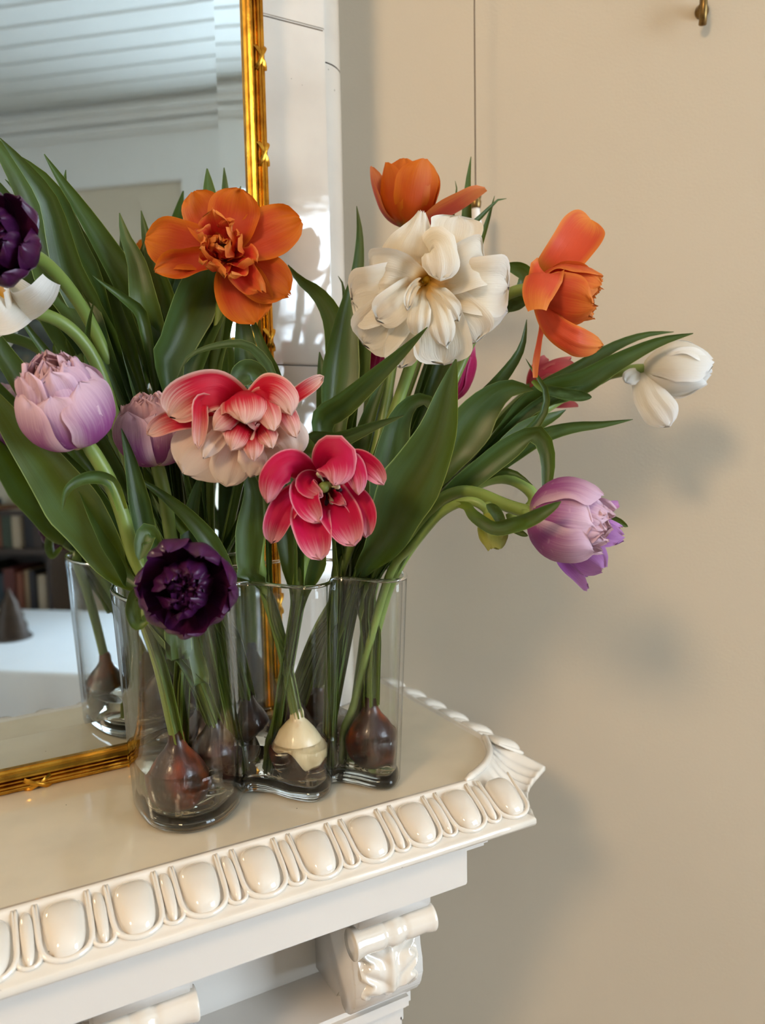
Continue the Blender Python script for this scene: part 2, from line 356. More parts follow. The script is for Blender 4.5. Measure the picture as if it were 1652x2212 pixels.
# crown moulding and white frieze on the far wall (seen in the mirror)
struct(rbox('trim_1', (P_BACK, P_RIGHT), (Q_FAR-0.10, Q_FAR), (1.72, Z_CEIL), M['white_trim'], bev=0.03))
struct(rbox('trim_2', (P_BACK, P_RIGHT), (Q_FAR-0.05, Q_FAR), (1.67, 1.72), M['white_trim'], bev=0.012))
struct(rbox('trim_3', (P_BACK, P_RIGHT), (Q_FAR-0.018, Q_FAR), (1.455, 1.68), M['white_trim'], bev=0.004))
def window(name, w, q0, q1, q_in):
    p0, p1, z0, z1 = w; s = 1 if q1 > q0 else -1
    lo = lambda a, b: (min(a, b), max(a, b))
    fr = struct(rbox(name, (p0-0.1, p1+0.1), lo(q_in-0.03*s, q_in), (z0-0.14, z0-0.03), M['white_trim'], bev=0.006))
    for nm, a, b in (('casing', (p0-0.1, p0), (z0-0.03, z1+0.1)), ('casing', (p1, p1+0.1), (z0-0.03, z1+0.1)), ('casing', (p0, p1), (z1, z1+0.1))):
        rbox(nm, a, lo(q_in-0.025*s, q_in), b, M['white_trim'], fr, 0.005)
    rbox('sill', (p0-0.12, p1+0.12), lo(q_in-0.07*s, q_in+0.1*s), (z0-0.03, z0), M['white_trim'], fr, 0.006)
    qa = q_in+0.05*s; qb = q_in+0.09*s; pm = (p0+p1)/2
    for nm, a, b in (('sash_bar', (p0, p0+0.05), (z0, z1)), ('sash_bar', (p1-0.05, p1), (z0, z1)), ('sash_bar', (p0, p1), (z0, z0+0.05)),
                     ('sash_bar', (p0, p1), (z1-0.05, z1)), ('sash_bar', (pm-0.04, pm+0.04), (z0, z1)), ('sash_bar', (p0, p1), (z0+1.25, z0+1.30))):
        rbox(nm, a, lo(qa, qb), b, M['white_trim'], fr, 0.004)
    rbox('pane', (p0, pm), lo(qa+0.018*s, qa+0.02*s), (z0, z1), M['pane'], fr); rbox('pane', (pm, p1), lo(qa+0.018*s, qa+0.02*s), (z0, z1), M['pane'], fr)
window('window_1', WIN_FAR, Q_FAR, Q_FAR+T, Q_FAR)
window('window_2', WIN_LEFT, Q_LEFT, Q_LEFT-T, Q_LEFT)
# warm lamp hanging in the room, up and to the left of the fireplace
lamp_pos = Vector((-1.25, -0.55, 1.25))
lamp = tag(empty('pendant_lamp', lamp_pos), 'brass pendant lamp with added hood keeping its light off the far wall', 'lamp')
link('cord', tube_mesh('cord', [(0, 0, 0.28), (0, 0, Z_CEIL-lamp_pos.z)], 0.003, n=3), M['cord'], lamp)
link('cap', lathe_mesh('cap', [(0.012, 0.30), (0.03, 0.295), (0.05, 0.255), (0.052, 0.245)]), M['brass'], lamp)
def mat_globe():
    s = NT('lit_globe'); e = s.n('ShaderNodeEmission'); e.inputs['Color'].default_value = (1.0, 0.72, 0.44, 1); e.inputs['Strength'].default_value = LAMP_STRENGTH
    return s.surf(e.outputs[0])
LAMP_STRENGTH = 52.0
link('globe', lathe_mesh('globe', [(0.18*math.sin(a), -0.18*math.cos(a)) for a in [math.pi*k/14 for k in range(15)]]), mat_globe(), lamp)
aim = Vector((0.25, 0.55, 0.15))-lamp_pos
link('light_hood', mesh('light_hood', *(lambda me_: ([v.co for v in me_.vertices], [tuple(p_.vertices) for p_ in me_.polygons if len(p_.vertices) == 4]))(lathe_mesh('s', [(0.25*math.sin(a), 0.25*math.cos(a)) for a in [math.radians(58+122*k/16) for k in range(17)]], 32, aim))), M['brass'], lamp)  # hood added out of view to block lamp light from the far wall
# ------------------------------------------------------------------ the tiled fireplace
TOPY, SIDEX, LIP = 0.462, 0.385, 0.037
stove = tag(empty('tiled_fireplace', (-0.1, 0.7, Z_FLOOR)), 'cream glazed tile fireplace with carved egg and dart mantel shelf', 'fireplace')
def spart(o, parent=stove):
    o.parent = parent; o.matrix_parent_inverse = Matrix.Translation(-Vector(stove.location)) if parent is stove else Matrix()
    return o
# overmantel: flat glazed tiles with recessed joints, rounded corner tiles
FY = 0.653
rows = [0.0, 0.157, 0.328, 0.622, 0.92, 1.22, 1.52, Z_CEIL]
spart(box('core', (-0.50, FY+0.004, 0.0), (0.30, 0.80, Z_CEIL), M['joint']))
for a, b in zip(rows, rows[1:]):
    for c in range(3):
        x1 = 0.307-0.271*c
        spart(box('tile', (x1-0.270, FY, a+0.0006), (x1, FY+0.012, b-0.0006), M['tile'], bev=0.0012, smooth=False))
def corner_tile(x0, s, a, b):
    vs_, fs = [], []; n = 12
    prof = [(0.0, 0.012)] + [(0.030*math.sin(t), 0.012+0.030*(1-math.cos(t))) for t in [math.pi/2*k/n for k in range(n+1)]] + [(0.030, 0.15)]
    for z in (a+0.0006, b-0.0006):
        for px_, py_ in prof: vs_.append((x0+s*px_, FY+py_-0.003, z))
    m = len(prof)
    for i in range(m-1): fs.append((i, i+1, m+i+1, m+i) if s > 0 else (i+1, i, m+i, m+i+1))
    return spart(link('corner_tile', mesh('corner_tile', vs_, fs), M['tile']))
for a, b in zip([0.0, 0.14, 0.30, 0.60]+rows[4:], [0.14, 0.30, 0.60]+rows[4:]):
    corner_tile(0.307, 1, a, b); corner_tile(-0.506, -1, a, b)
# mantel shelf: swept moulding with a fluted, notched corner
prof = [(-0.006, 0.0), (-0.004, 0.0003), (-0.0022, 0.0012), (-0.0005, 0.0013), (0.0008, 0.0002), (0.0020, -0.0018), (0.005, -0.0032), (0.010, -0.0058), (0.016, -0.0090),
        (0.022, -0.0124), (0.028, -0.0160), (0.0325, -0.0188), (0.0345, -0.0200), (0.0362, -0.0206), (0.0372, -0.0216), (0.0374, -0.0245), (0.0366, -0.0262), (0.030, -0.0268), (0.012, -0.027)]
NC = 56
def plan(o, z, k):
    f = min(1, max(0, o/LIP)); pts = []
    a = Vector((0.320+0.0365*f, TOPY-o)); b = Vector((SIDEX+o, 0.528-0.0365*f))
    out = Vector((1, -1)).normalized(); bulge = 0.011*(1-f) - 0.010*f
    xs = [-0.75, 0.0, a.x-0.03]
    for x in xs: pts.append((x, TOPY-o, z))
    for i in range(NC+1):
        t = i/NC; c = a.lerp(b, t); w = math.sin(math.pi*t)
        w2 = min(1.0, w*2.2)
        q = c + out*(bulge*w)
        fl = 0.5-0.5*math.cos(2*math.pi*7*t)
        dz = -w2*(0.0055*math.sin(math.pi*min(1, f*1.0)) + 0.0022*fl*min(1, 3.0*f)*min(1, (1-f)*4+0.45)) if o > 0.0009 else 0
        if k >= len(prof)-4: dz = -w2*0.001
        pts.append((q.x, q.y, z+dz))
    for y in (b.y+0.02, 0.62, 0.735): pts.append((SIDEX+o, y, z))
    return pts
vs_, fs = [], []
for k, (o, z) in enumerate(prof): vs_ += plan(o, z, k)
m = len(plan(0, 0, 0))
for k in range(len(prof)-1):
    for i in range(m-1): fs.append((k*m+i, (k+1)*m+i, (k+1)*m+i+1, k*m+i+1))
shelf = spart(link('mantel_shelf', mesh('mantel_shelf', vs_, fs), M['glaze']))
top = [Vector(v) for v in vs_[:m]] + [Vector((-0.1, 1.2, 0)), Vector((-0.75, 0.735, 0))]
me = mesh('shelf_top', top + [v+Vector((0, 0, -0.02)) for v in top], [tuple(range(len(top)))] )
spart(link('shelf_top', me, M['glaze_top'], smooth=False))
arc = [Vector(v)+Vector((0, 0, 0.0012)) for v in plan(-0.0012, 0.0008, 2)[3:3+NC+1]]
cr_ = link('corner_rim', tube_mesh('corner_rim', arc[::4], [0.0012]+[0.0030]*(len(arc[::4])-2)+[0.0012], 10, 60), M['glaze'], shelf)
# eggs and darts: shared meshes in a local frame (x across, y down the slope, z out of it)
def dome(name, wx, wy, h, sq=2.6, n=7, seg=28, tail=0.55):
    vs_ = []; fs = []
    for i in range(n+1):
        r = math.sin(math.pi/2*i/n); hh = h*math.cos(math.pi/2*i/n)**0.75
        for k in range(seg):
            a = 2*math.pi*k/seg; c, s = math.cos(a), math.sin(a)
            x = wx*r*math.copysign(abs(c)**(2/sq), c); y = wy*r*math.copysign(abs(s)**(2/sq), s)
            vs_.append((x*(1+0.14*(-y/wy)), y, hh*(1+0.25*y/wy)-0.0012))
    for i in range(n):
        for k in range(seg): fs.append((i*seg+k, (i+1)*seg+k, (i+1)*seg+(k+1) % seg, i*seg+(k+1) % seg))
    return mesh(name, vs_, fs)
egg_me = dome('egg', 0.0110, 0.0172, 0.0080, 3.0); dart_me = dome('dart', 0.0037, 0.0165, 0.0052, 2.4)
def ushape(w, y0, y1, r):
    pts = [(-w*1.1, y0, 0), (-w*1.05, (y0+y1)/2, 0.0006)] + [(-w*math.cos(a), y1-w*0.7+w*0.75*math.sin(a), 0.0010) for a in [math.pi*k/6 for k in range(7)]] + [(w*1.05, (y0+y1)/2, 0.0006), (w*1.1, y0, 0)]
    return tube_mesh('egg_rim', [Vector(p) for p in pts], [r*0.5]+[r]*(len(pts)-2)+[r*0.5], 8, 40)
rim_me = ushape(0.0134, -0.019, 0.0172, 0.0017); drim_me = ushape(0.0057, -0.019, 0.0162, 0.0013)
for me_ in (egg_me, dart_me, rim_me, drim_me): me_.materials.append(M['glaze'])
def place_orn(me_, nm, loc, yd, nrm):
    o = link(nm, me_, None, None); y = Vector(yd).normalized(); z = Vector(nrm).normalized(); x = y.cross(z)
    o.parent = shelf; o.matrix_parent_inverse = shelf.matrix_parent_inverse.inverted() @ Matrix.Translation(-Vector(stove.location)) if False else Matrix()
    o.matrix_local = Matrix(((x.x, y.x, z.x, loc[0]), (x.y, y.y, z.y, loc[1]), (x.z, y.z, z.z, loc[2]), (0, 0, 0, 1)))
SLY, SLZ = -0.866, -0.5
for k in range(-14, 9):
    x = 0.0345+0.0386*k; c = (x, TOPY-0.0172, -0.0096)
    if x < -0.5: continue
    place_orn(egg_me, 'egg', c, (0, SLY, SLZ), (0, -0.5, 0.866)); place_orn(rim_me, 'egg_rim', c, (0, SLY, SLZ), (0, -0.5, 0.866))
    if x+0.0193 < 0.345:
        c2 = (x+0.0193, c[1], c[2]); place_orn(dart_me, 'dart', c2, (0, SLY, SLZ), (0, -0.5, 0.866)); place_orn(drim_me, 'dart_rim', c2, (0, SLY, SLZ), (0, -0.5, 0.866))
for k in range(6):
    y = 0.524+0.0386*k; c = (SIDEX+0.0172, y, -0.0096)
    place_orn(egg_me, 'egg', c, (0.866, 0, SLZ), (0.5, 0, 0.866)); place_orn(rim_me, 'egg_rim', c, (0.866, 0, SLZ), (0.5, 0, 0.866))
    if y+0.0193 < 0.74: place_orn(dart_me, 'dart', (c[0], y+0.0193, c[2]), (0.866, 0, SLZ), (0.5, 0, 0.866))
# flat band, bed moulding, body and corbels below the shelf
def lbox(nm, xr, x_right_depth, yr, zr, mat, bev=0.002): return spart(box(nm, (xr[0], yr[0], zr[0]), (xr[1], yr[1], zr[1]), mat, bev=bev))
lbox('bed_moulding', (-0.74, 0.324), 0, (0.434, 0.74), (-0.038, -0.0255), M['paint_white'], 0.005)
lbox('frieze_band', (-0.74, 0.303), 0, (0.4365, 0.74), (-0.0625, -0.030), M['paint_white'], 0.0012)
lbox('frieze_back', (-0.70, 0.277), 0, (0.530, 0.74), (-0.165, -0.055), M['paint_white'], 0.002)
lbox('ledge', (-0.70, 0.2785), 0, (0.476, 0.74), (-0.176, -0.160), M['paint_white'], 0.004)
lbox('ledge', (-0.70, 0.2775), 0, (0.484, 0.74), (-0.200, -0.172), M['paint_white'], 0.006)
lbox('body', (-0.70, 0.276), 0, (0.488, 0.74), (Z_FLOOR, -0.19), M['paint_white'], 0.002)
def corbel(place):
    cb = link('corbel', None or corbel_me(), M['paint_white']); place(cb)
    for nm, me_, mt in (('scroll', scroll_me(), M['glaze']), ('acanthus', acan_me(), M['glaze']), ('abacus', box_mesh('abacus', (-0.030, -0.002, -0.0755), (0.030, 0.08, -0.060), 0.002), M['paint_white'])):
        o = link(nm, me_, mt, cb)
def corbel_me():
    # side outline in (y, z), extruded along x; y = 0 is the front
    pr = [(0.006, -0.070), (0.006, -0.080), (0.010, -0.088), (0.0125, -0.100), (0.011, -0.112), (0.0085, -0.122), (0.008, -0.132), (0.011, -0.142), (0.017, -0.150), (0.024, -0.154), (0.031, -0.151), (0.0345, -0.145), (0.040, -0.152), (0.078, -0.152), (0.078, -0.070)]
    vs_ = [(x, y, z) for x in (-0.0285, 0.0285) for y, z in pr]; n = len(pr)
    fs = [tuple(range(n)), tuple(range(2*n-1, n-1, -1))] + [(i, n+i, n+(i+1) % n, (i+1) % n) for i in range(n)]
    bm = bmesh.new(); me_ = mesh('corbel', vs_, fs); bm.from_mesh(me_)
    bmesh.ops.recalc_face_normals(bm, faces=bm.faces[:]); bmesh.ops.bevel(bm, geom=bm.edges[:], offset=0.0012, segments=2, affect='EDGES'); bm.to_mesh(me_); bm.free(); return me_
def scroll_me():
    R = 0.0108
    pf = [(R*0.35, -0.0325), (R*0.98, -0.0325), (R, -0.0315), (R*0.96, -0.029), (R*0.86, -0.024), (R*0.90, -0.012), (R*0.86, -0.009), (R*0.78, -0.0075), (R*0.95, -0.004), (R*0.98, 0.0), (R*0.95, 0.004), (R*0.78, 0.0075), (R*0.86, 0.009), (R*0.90, 0.012), (R*0.86, 0.024), (R*0.96, 0.029), (R, 0.0315), (R*0.98, 0.0325), (R*0.35, 0.0325)]
    return lathe_mesh('scroll', pf, 28, (1, 0, 0), (0, 0.004, -0.087))
def acan_me():
    nx, nz = 40, 40; vs_ = []; fs = []
    for j in range(nz+1):
        for i in range(nx+1):
            u = i/nx*2-1; v = j/nz; z = -0.098-0.048*v
            yf = 0.0115-0.004*math.sin(math.pi*min(1, max(0, (v-0.05)/0.9)))+max(0, v-0.72)*0.035
            lobes = 0.0032*abs(math.sin(v*9.5+abs(u)*3.2))*min(1, abs(u)*2.2)
            rib = 0.0045*math.exp(-(u/0.16)**2)
            edge = 1-max(0, abs(u)-(0.62+0.28*abs(math.sin(v*9.5+1.0))))*8
            h = (lobes+rib+0.0022)*max(-0.4, min(1, edge))
            vs_.append((u*0.0235, yf-h, z))
    for j in range(nz):
        for i in range(nx): a = j*(nx+1)+i; fs.append((a, a+nx+1, a+nx+2, a+1))
    return mesh('acanthus', vs_, fs)
def corbel_at(mat4):
    def f(o):
        o.parent = stove; o.matrix_parent_inverse = Matrix.Translation(-Vector(stove.location)); o.matrix_basis = mat4
    return f
for cx in (0.2475, 0.0745, -0.0985, -0.2715): corbel(corbel_at(Matrix.Translation((cx, 0.4475, 0.0))))
corbel(corbel_at(Matrix.Translation((0.302, 0.545, 0.0)) @ Matrix.Rotation(math.pi/2, 4, 'Z')))
# ------------------------------------------------------------------ gilt mirror
MIR_YAW = math.radians(2.5)
mir = tag(empty('wall_mirror', (0.06, 0.6215, 0.0)), 'tall mirror in narrow gilt frame of reeds with crossed ribbons', 'mirror')
mir.rotation_euler = (0, 0, MIR_YAW)
MX0, MX1, MZ1, FWD = -0.60, 0.1822, 1.05, 0.0165
# frame profile: (distance in from the outer edge, y) with y = 0 at the front
fprof = [(0.0, 0.020), (0.0, 0.0065)]
for r in range(4):
    c0 = 0.0003+r*0.0021
    for k in range(5):
        a = math.pi*k/4; base_y = 0.0052-0.0052*math.sin(math.pi*min(1, (c0+0.001)/0.0088))**0.8
        fprof.append((c0+0.00105-0.00105*math.cos(a), base_y+0.0012-0.0011*math.sin(a)))
fprof += [(0.0089, 0.0062), (0.0092, 0.0040), (0.0104, 0.0026), (0.0116, 0.0030), (0.0122, 0.0045), (0.0130, 0.0068), (0.0142, 0.0086), (0.0155, 0.0094), (FWD, 0.0094), (FWD, 0.0125)]
def frame_side(corner_a, corner_b, ina, inb):
    vs_ = []; n = len(fprof)
    for c, d in ((corner_a, ina), (corner_b, inb)):
        for w, y in fprof: vs_.append((c[0]+d[0]*w, y, c[1]+d[1]*w))
    return mesh('frame_side', vs_, [(i, i+1, n+i+1, n+i) for i in range(n-1)])
for ca, cb_, ia, ib in (((MX0, 0), (MX1, 0), (1, 1), (-1, 1)), ((MX1, 0), (MX1, MZ1), (-1, 1), (-1, -1)), ((MX1, MZ1), (MX0, MZ1), (-1, -1), (1, -1)), ((MX0, MZ1), (MX0, 0), (1, -1), (1, 1))):
    me = frame_side(ca, cb_, ia, ib); bm = bmesh.new(); bm.from_mesh(me); bmesh.ops.recalc_face_normals(bm, faces=bm.faces[:]); bm.to_mesh(me); bm.free()
    fo = link('frame_side', me, M['gold'], mir, False)
    # crossed ribbons over the reeds
    a3 = Vector((ca[0]+ia[0]*0.0044, 0, ca[1]+ia[1]*0.0044)); b3 = Vector((cb_[0]+ib[0]*0.0044, 0, cb_[1]+ib[1]*0.0044)); L = (b3-a3).length; dr = (b3-a3)/L
    cr = Vector((-dr.z, 0, dr.x)); nn = int(L/0.0765)
    first = {0: 0.0}
    for k in range(nn+1):
        s0 = L-0.049-0.0765*k if ca == (MX0, 0) else (0.036+0.0765*k)
        if s0 < 0.01 or s0 > L-0.01: continue
        for sg in (-1, 1):
            pts = [a3+dr*(s0+t*0.0095)+cr*(sg*t*0.0043)+Vector((0, -0.0009+0.0036*abs(t)**3+0.0003*sg, 0)) for t in [-1+2*i/8 for i in range(9)]]
            vs_ = []; side = (dr*0.0042*-sg+cr*0.0095).normalized()
            for i, p in enumerate(pts):
                w = 0.0015+0.0003*math.sin(i*1.1)
                vs_ += [p-side*w, p+Vector((0, -0.0004, 0)), p+side*w]
            link('ribbon', mesh('ribbon', vs_, [(i*3+j, i*3+j+1, i*3+j+4, i*3+j+3) for i in range(8) for j in range(2)]), M['gold'], fo)
gx0, gx1, gz0, gz1, BV = MX0+FWD-0.001, MX1-FWD+0.001, FWD-0.001, MZ1-FWD+0.001, 0.0245
GY = 0.0105
link('glass', mesh('glass', [(gx0+BV, GY, gz0+BV), (gx1-BV, GY, gz0+BV), (gx1-BV, GY, gz1-BV), (gx0+BV, GY, gz1-BV)], [(0, 1, 2, 3)]), M['mirror'], mir, False)
bd = 0.0011
o4 = [(gx0, GY+bd, gz0), (gx1, GY+bd, gz0), (gx1, GY+bd, gz1), (gx0, GY+bd, gz1)]; i4 = [(gx0+BV, GY, gz0+BV), (gx1-BV, GY, gz0+BV), (gx1-BV, GY, gz1-BV), (gx0+BV, GY, gz1-BV)]
for k in range(4):
    link('bevel', mesh('bevel', [o4[k], o4[(k+1) % 4], i4[(k+1) % 4], i4[k]], [(0, 1, 2, 3)]), M['mirror'], mir, False)
box('backing', (MX0+0.004, 0.0135, 0.001), (MX1-0.004, 0.0195, MZ1-0.004), M['gold_dark'], mir)
# ------------------------------------------------------------------ things by the wall
def on_wall(x, y, off):
    v = ray(x, y); k = (P_RIGHT-off)/R2; t = (k-CAM.x-CAM.y)/(v.x+v.y); return CAM+v*t
pt = on_wall(1027, 408, 0.05); pc = tag(empty('damper_pull', pt), 'thin damper cord with brass and porcelain pull hanging before beige wall', 'pull cord')
link('cord', tube_mesh('cord', [(0, 0, 0), (0, 0, Z_CEIL-pt.z)], 0.0007, 6, 3), M['cord'], pc)
link('brass_cap', lathe_mesh('brass_cap', [(0.0012, 0.0015), (0.0036, 0.0), (0.0052, -0.002), (0.0046, -0.005), (0.0054, -0.007), (0.0046, -0.010), (0.0054, -0.012), (0.0048, -0.0165), (0.0040, -0.018)]), M['brass'], pc)
link('porcelain_drop', lathe_mesh('porcelain_drop', [(0.0038, -0.0175), (0.0042, -0.022), (0.0055, -0.030), (0.0072, -0.038), (0.0078, -0.046), (0.0066, -0.054), (0.003, -0.0585)]), M['porcelain'], pc)
pt = on_wall(1518, 22, 0.012); hk = tag(empty('wall_hook', pt), 'small aged brass hook screwed into the beige wall', 'hook')
wd = Vector((R2, R2, 0))
link('plate', lathe_mesh('plate', [(0.0035, 0.0), (0.0035, 0.006), (0.006, 0.009), (0.006, 0.0125)], 20, wd, (0, 0, 0.004)), M['brass'], hk)
link('hook', tube_mesh('hook', [wd*0.008+Vector((0, 0, 0.005)), Vector((0, 0, 0.012))-wd*0.002, Vector((0, 0, 0.004))-wd*0.006, Vector((0, 0, -0.006))-wd*0.004, Vector((0.0, 0, -0.0115))+wd*0.001], [0.0026, 0.0030, 0.0032, 0.0034, 0.0036]), M['brass'], hk)
# ------------------------------------------------------------------ far side of the room, seen in the mirror
def books_shelf():
    p0, p1 = -2.6, -1.35; q1 = Q_FAR-0.03; q0 = q1-0.26; z0, z1 = Z_FLOOR, -0.04
    bs = tag(empty('bookcase', room((p0+p1)/2, (q0+q1)/2, z0)), 'dark wooden bookcase full of old books against far wall', 'bookcase')
    inv = Matrix.Translation(-Vector(bs.location))
    def bp(nm, p, q, z):
        o = rbox(nm, p, q, z, M['darkwood'], None, 0.003); o.parent = bs; o.matrix_parent_inverse = inv
    bp('side_panel', (p0, p0+0.025), (q0, q1), (z0, z1)); bp('side_panel', (p1-0.025, p1), (q0, q1), (z0, z1)); bp('back_panel', (p0, p1), (q1-0.01, q1), (z0, z1))
    sh = [z0+0.06, z0+0.38, z0+0.70, z0+1.0, z1-0.03]
    for s in sh: bp('shelf', (p0, p1), (q0, q1), (s, s+0.025))
    cols = [(92, 40, 30), (60, 44, 34), (150, 120, 86), (40, 52, 60), (120, 62, 36), (54, 62, 44), (170, 150, 124), (36, 30, 30)]
    mats = [mat_plain('book_cloth', c, 0.6, var=0.15) for c in cols]; names = ['oxblood', 'brown', 'tan', 'slate', 'russet', 'olive', 'cream', 'black']
    for r, s in enumerate(sh[2:-1]):
        p = -1.40; order = list(range(8)); random.shuffle(order)
        for k in order:
            w = random.uniform(0.034, 0.062); h = random.uniform(0.17, 0.225)
            o = rbox('book', (p-w, p), (q0+random.uniform(0.01, 0.04), q1-0.03), (s+0.025, s+0.025+h), mats[k], None, 0.003)
            tag(o, names[k]+' bound old book standing on '+('the middle', 'the upper')[r]+' shelf of dark bookcase', 'book', 'books in the dark bookcase'); p -= w+0.002
M['darkwood'] = mat_plain('dark_wood', (58, 40, 28), 0.4, var=0.2)
books_shelf()
def painting():
    s = NT('murky_landscape'); o = s.obj(); n = s.noise(s.scaled(o, (5, 5, 9)), 1.0, 5.0); n2 = s.noise(o, 12.0, 3.0)
    c = s.mix(s.sstep(n, 0.35, 0.65), lin((38, 40, 28)), lin((96, 104, 96))); c = s.mix(s.sstep(n2, 0.55, 0.75), c, lin((120, 108, 78)))
    M['canvas'] = s.surf(principled(s, c, 0.35).outputs[0])
    p0, p1, z0, z1 = -2.35, -1.36, 0.22, 0.86; q = Q_FAR
    pa = tag(empty('landscape_painting', room((p0+p1)/2, q, z0)), 'dark murky landscape painting hanging above the bookcase', 'painting'); inv = Matrix.Translation(-Vector(pa.location))
    for nm, p, qq, z, mt in (('canvas', (p0, p1), (q-0.02, q), (z0, z1), M['canvas']), ('frame_side', (p0-0.03, p0), (q-0.035, q), (z0-0.03, z1+0.03), M['darkwood']), ('frame_side', (p1, p1+0.03), (q-0.035, q), (z0-0.03, z1+0.03), M['darkwood']),
                              ('frame_side', (p0, p1), (q-0.035, q), (z1, z1+0.03), M['darkwood']), ('frame_side', (p0, p1), (q-0.035, q), (z0-0.03, z0), M['darkwood'])):
        ob = rbox(nm, p, qq, z, mt); ob.parent = pa; ob.matrix_parent_inverse = inv
painting()
def table():
    p0, p1, q0, q1, zt = -2.35, -0.45, 1.3, 2.15, -0.50
    tb = tag(empty('dining_table', room((p0+p1)/2, (q0+q1)/2, Z_FLOOR)), 'long table draped with white cloth before the dark bookcase', 'table'); inv = Matrix.Translation(-Vector(tb.location))
    parts = [rbox('table_top', (p0, p1), (q0, q1), (zt-0.03, zt), M['darkwood'])]
    for p in (p0+0.08, p1-0.08):
        for q in (q0+0.08, q1-0.08): parts.append(rbox('leg', (p-0.03, p+0.03), (q-0.03, q+0.03), (Z_FLOOR, zt-0.03), M['darkwood']))
    for o in parts: o.parent = tb; o.matrix_parent_inverse = inv
    # cloth: top sheet and a softly folded drop
    vs_, fs = [], []; n = 160
    def outline(t):
        per = 2*((p1-p0)+(q1-q0)); d = (t % 1)*per
        for a, b in (((p0, q0), (p1, q0)), ((p1, q0), (p1, q1)), ((p1, q1), (p0, q1)), ((p0, q1), (p0, q0))):
            L = math.dist(a, b)
            if d <= L: return a[0]+(b[0]-a[0])*d/L, a[1]+(b[1]-a[1])*d/L, ((b[1]-a[1])/L, -(b[0]-a[0])/L)
            d -= L
        return p0, q0, (0, -1)
    lev = [(0.0, 0.004), (0.006, 0.003), (0.012, -0.008), (0.014, -0.12), (0.02, -0.30)]
    for e, dz in lev:
        for k in range(n):
            p, q, nn_ = outline(k/n); f = e+(max(0, -dz)*0.10*math.sin(k*0.9)*abs(math.sin(k*0.37)))
            vs_.append(room(p+nn_[0]*f, q+nn_[1]*f, zt+dz))
    for i in range(len(lev)-1):
        for k in range(n): fs.append((i*n+k, (i+1)*n+k, (i+1)*n+(k+1) % n, i*n+(k+1) % n))
    fs.append(tuple(range(n)))
    tag(link('tablecloth', mesh('tablecloth', vs_, fs), mat_plain('white_linen', (236, 240, 244), 0.7, var=0.02, bump=0.2, bscale=30)), 'white cloth with creases spread over the long table', 'tablecloth')
    # a dark bronze cone shaped ornament and a dark green bottle on the cloth
    b = room(-1.17, 1.68, zt+0.0045)
    co = tag(empty('table_ornament', b), 'dark bronze cone shaped ornament on the white tablecloth', 'ornament')
    link('cone', lathe_mesh('cone', [(0.066, 0.0), (0.069, 0.012), (0.060, 0.03), (0.062, 0.05), (0.049, 0.075), (0.051, 0.09), (0.035, 0.12), (0.036, 0.135), (0.018, 0.165), (0.007, 0.19), (0.002, 0.2)]), mat_plain('bronze', (70, 56, 46), 0.4, metal=0.5, var=0.3, nscale=40), co)
    link('foot', lathe_mesh('foot', [(0.078, 0.0), (0.078, 0.007), (0.066, 0.010)]), M['darkwood'], co)
    b = room(-1.32, 1.70, zt+0.0045)
    bo = tag(empty('green_bottle', b), 'dark green glass bottle on the white tablecloth', 'bottle')
    link('body', lathe_mesh('body', [(0.04, 0.0), (0.045, 0.01), (0.046, 0.15), (0.035, 0.19), (0.016, 0.22), (0.015, 0.28)]), mat_plain('bottle_green', (14, 44, 34), 0.12), bo)
    link('cork', lathe_mesh('cork', [(0.012, 0.275), (0.013, 0.30), (0.012, 0.302)]), mat_plain('cork', (160, 120, 80), 0.8), bo)
table()
# ------------------------------------------------------------------ glass vase with water
outline_px = [(.0850, .535), (.0900, .508), (.1080, .489), (.1330, .489), (.1530, .506), (.1680, .527), (.1830, .517), (.1930, .499), (.2080, .485), (.2240, .492), (.2350, .508), (.2470, .497),
              (.2580, .480), (.2710, .474), (.2835, .484), (.2930, .508), (.2870, .538), (.2760, .560), (.2720, .588), (.2520, .606), (.2220, .609), (.1960, .606), (.1700, .603), (.1440, .606), (.1180, .605), (.0960, .588), (.0860, .560)]
VN = 168
def closed(pts, n):
    k = len(pts); P = pts[-3:]+pts+pts[:4]; d = []
    for i in range(3, 3+k):
        p0, p1, p2, p3 = P[i-1], P[i], P[i+1], P[i+2]
        for j in range(16):
            t = j/16; d.append(tuple(0.5*((2*b)+(-a+c)*t+(2*a-5*b+4*c-e)*t*t+(-a+3*b-3*c+e)*t**3) for a, b, c, e in zip(p0, p1, p2, p3)))
    d.append(d[0]); L = [0]
    for a, b in zip(d, d[1:]): L.append(L[-1]+math.dist(a, b))
    out = []; j = 0
    for m_ in range(n):
        s = L[-1]*m_/n
        while L[j+1] < s: j += 1
        f = (s-L[j])/(L[j+1]-L[j]); out.append(Vector((d[j][0]+(d[j+1][0]-d[j][0])*f, d[j][1]+(d[j+1][1]-d[j][1])*f)))
    return out
VO = closed(outline_px, VN); VC = Vector((0.195, 0.537))
VNRM = []
for i in range(VN):
    t = (VO[(i+1) % VN]-VO[i-1]).normalized(); VNRM.append(Vector((t.y, -t.x)))
def ring(z, inset, h=0.16):
    f = 0.925+0.075*(z/h); return [Vector(((VC+(VO[i]-VC)*f-VNRM[i]*inset).x, (VC+(VO[i]-VC)*f-VNRM[i]*inset).y, z)) for i in range(VN)]
VH = 0.16
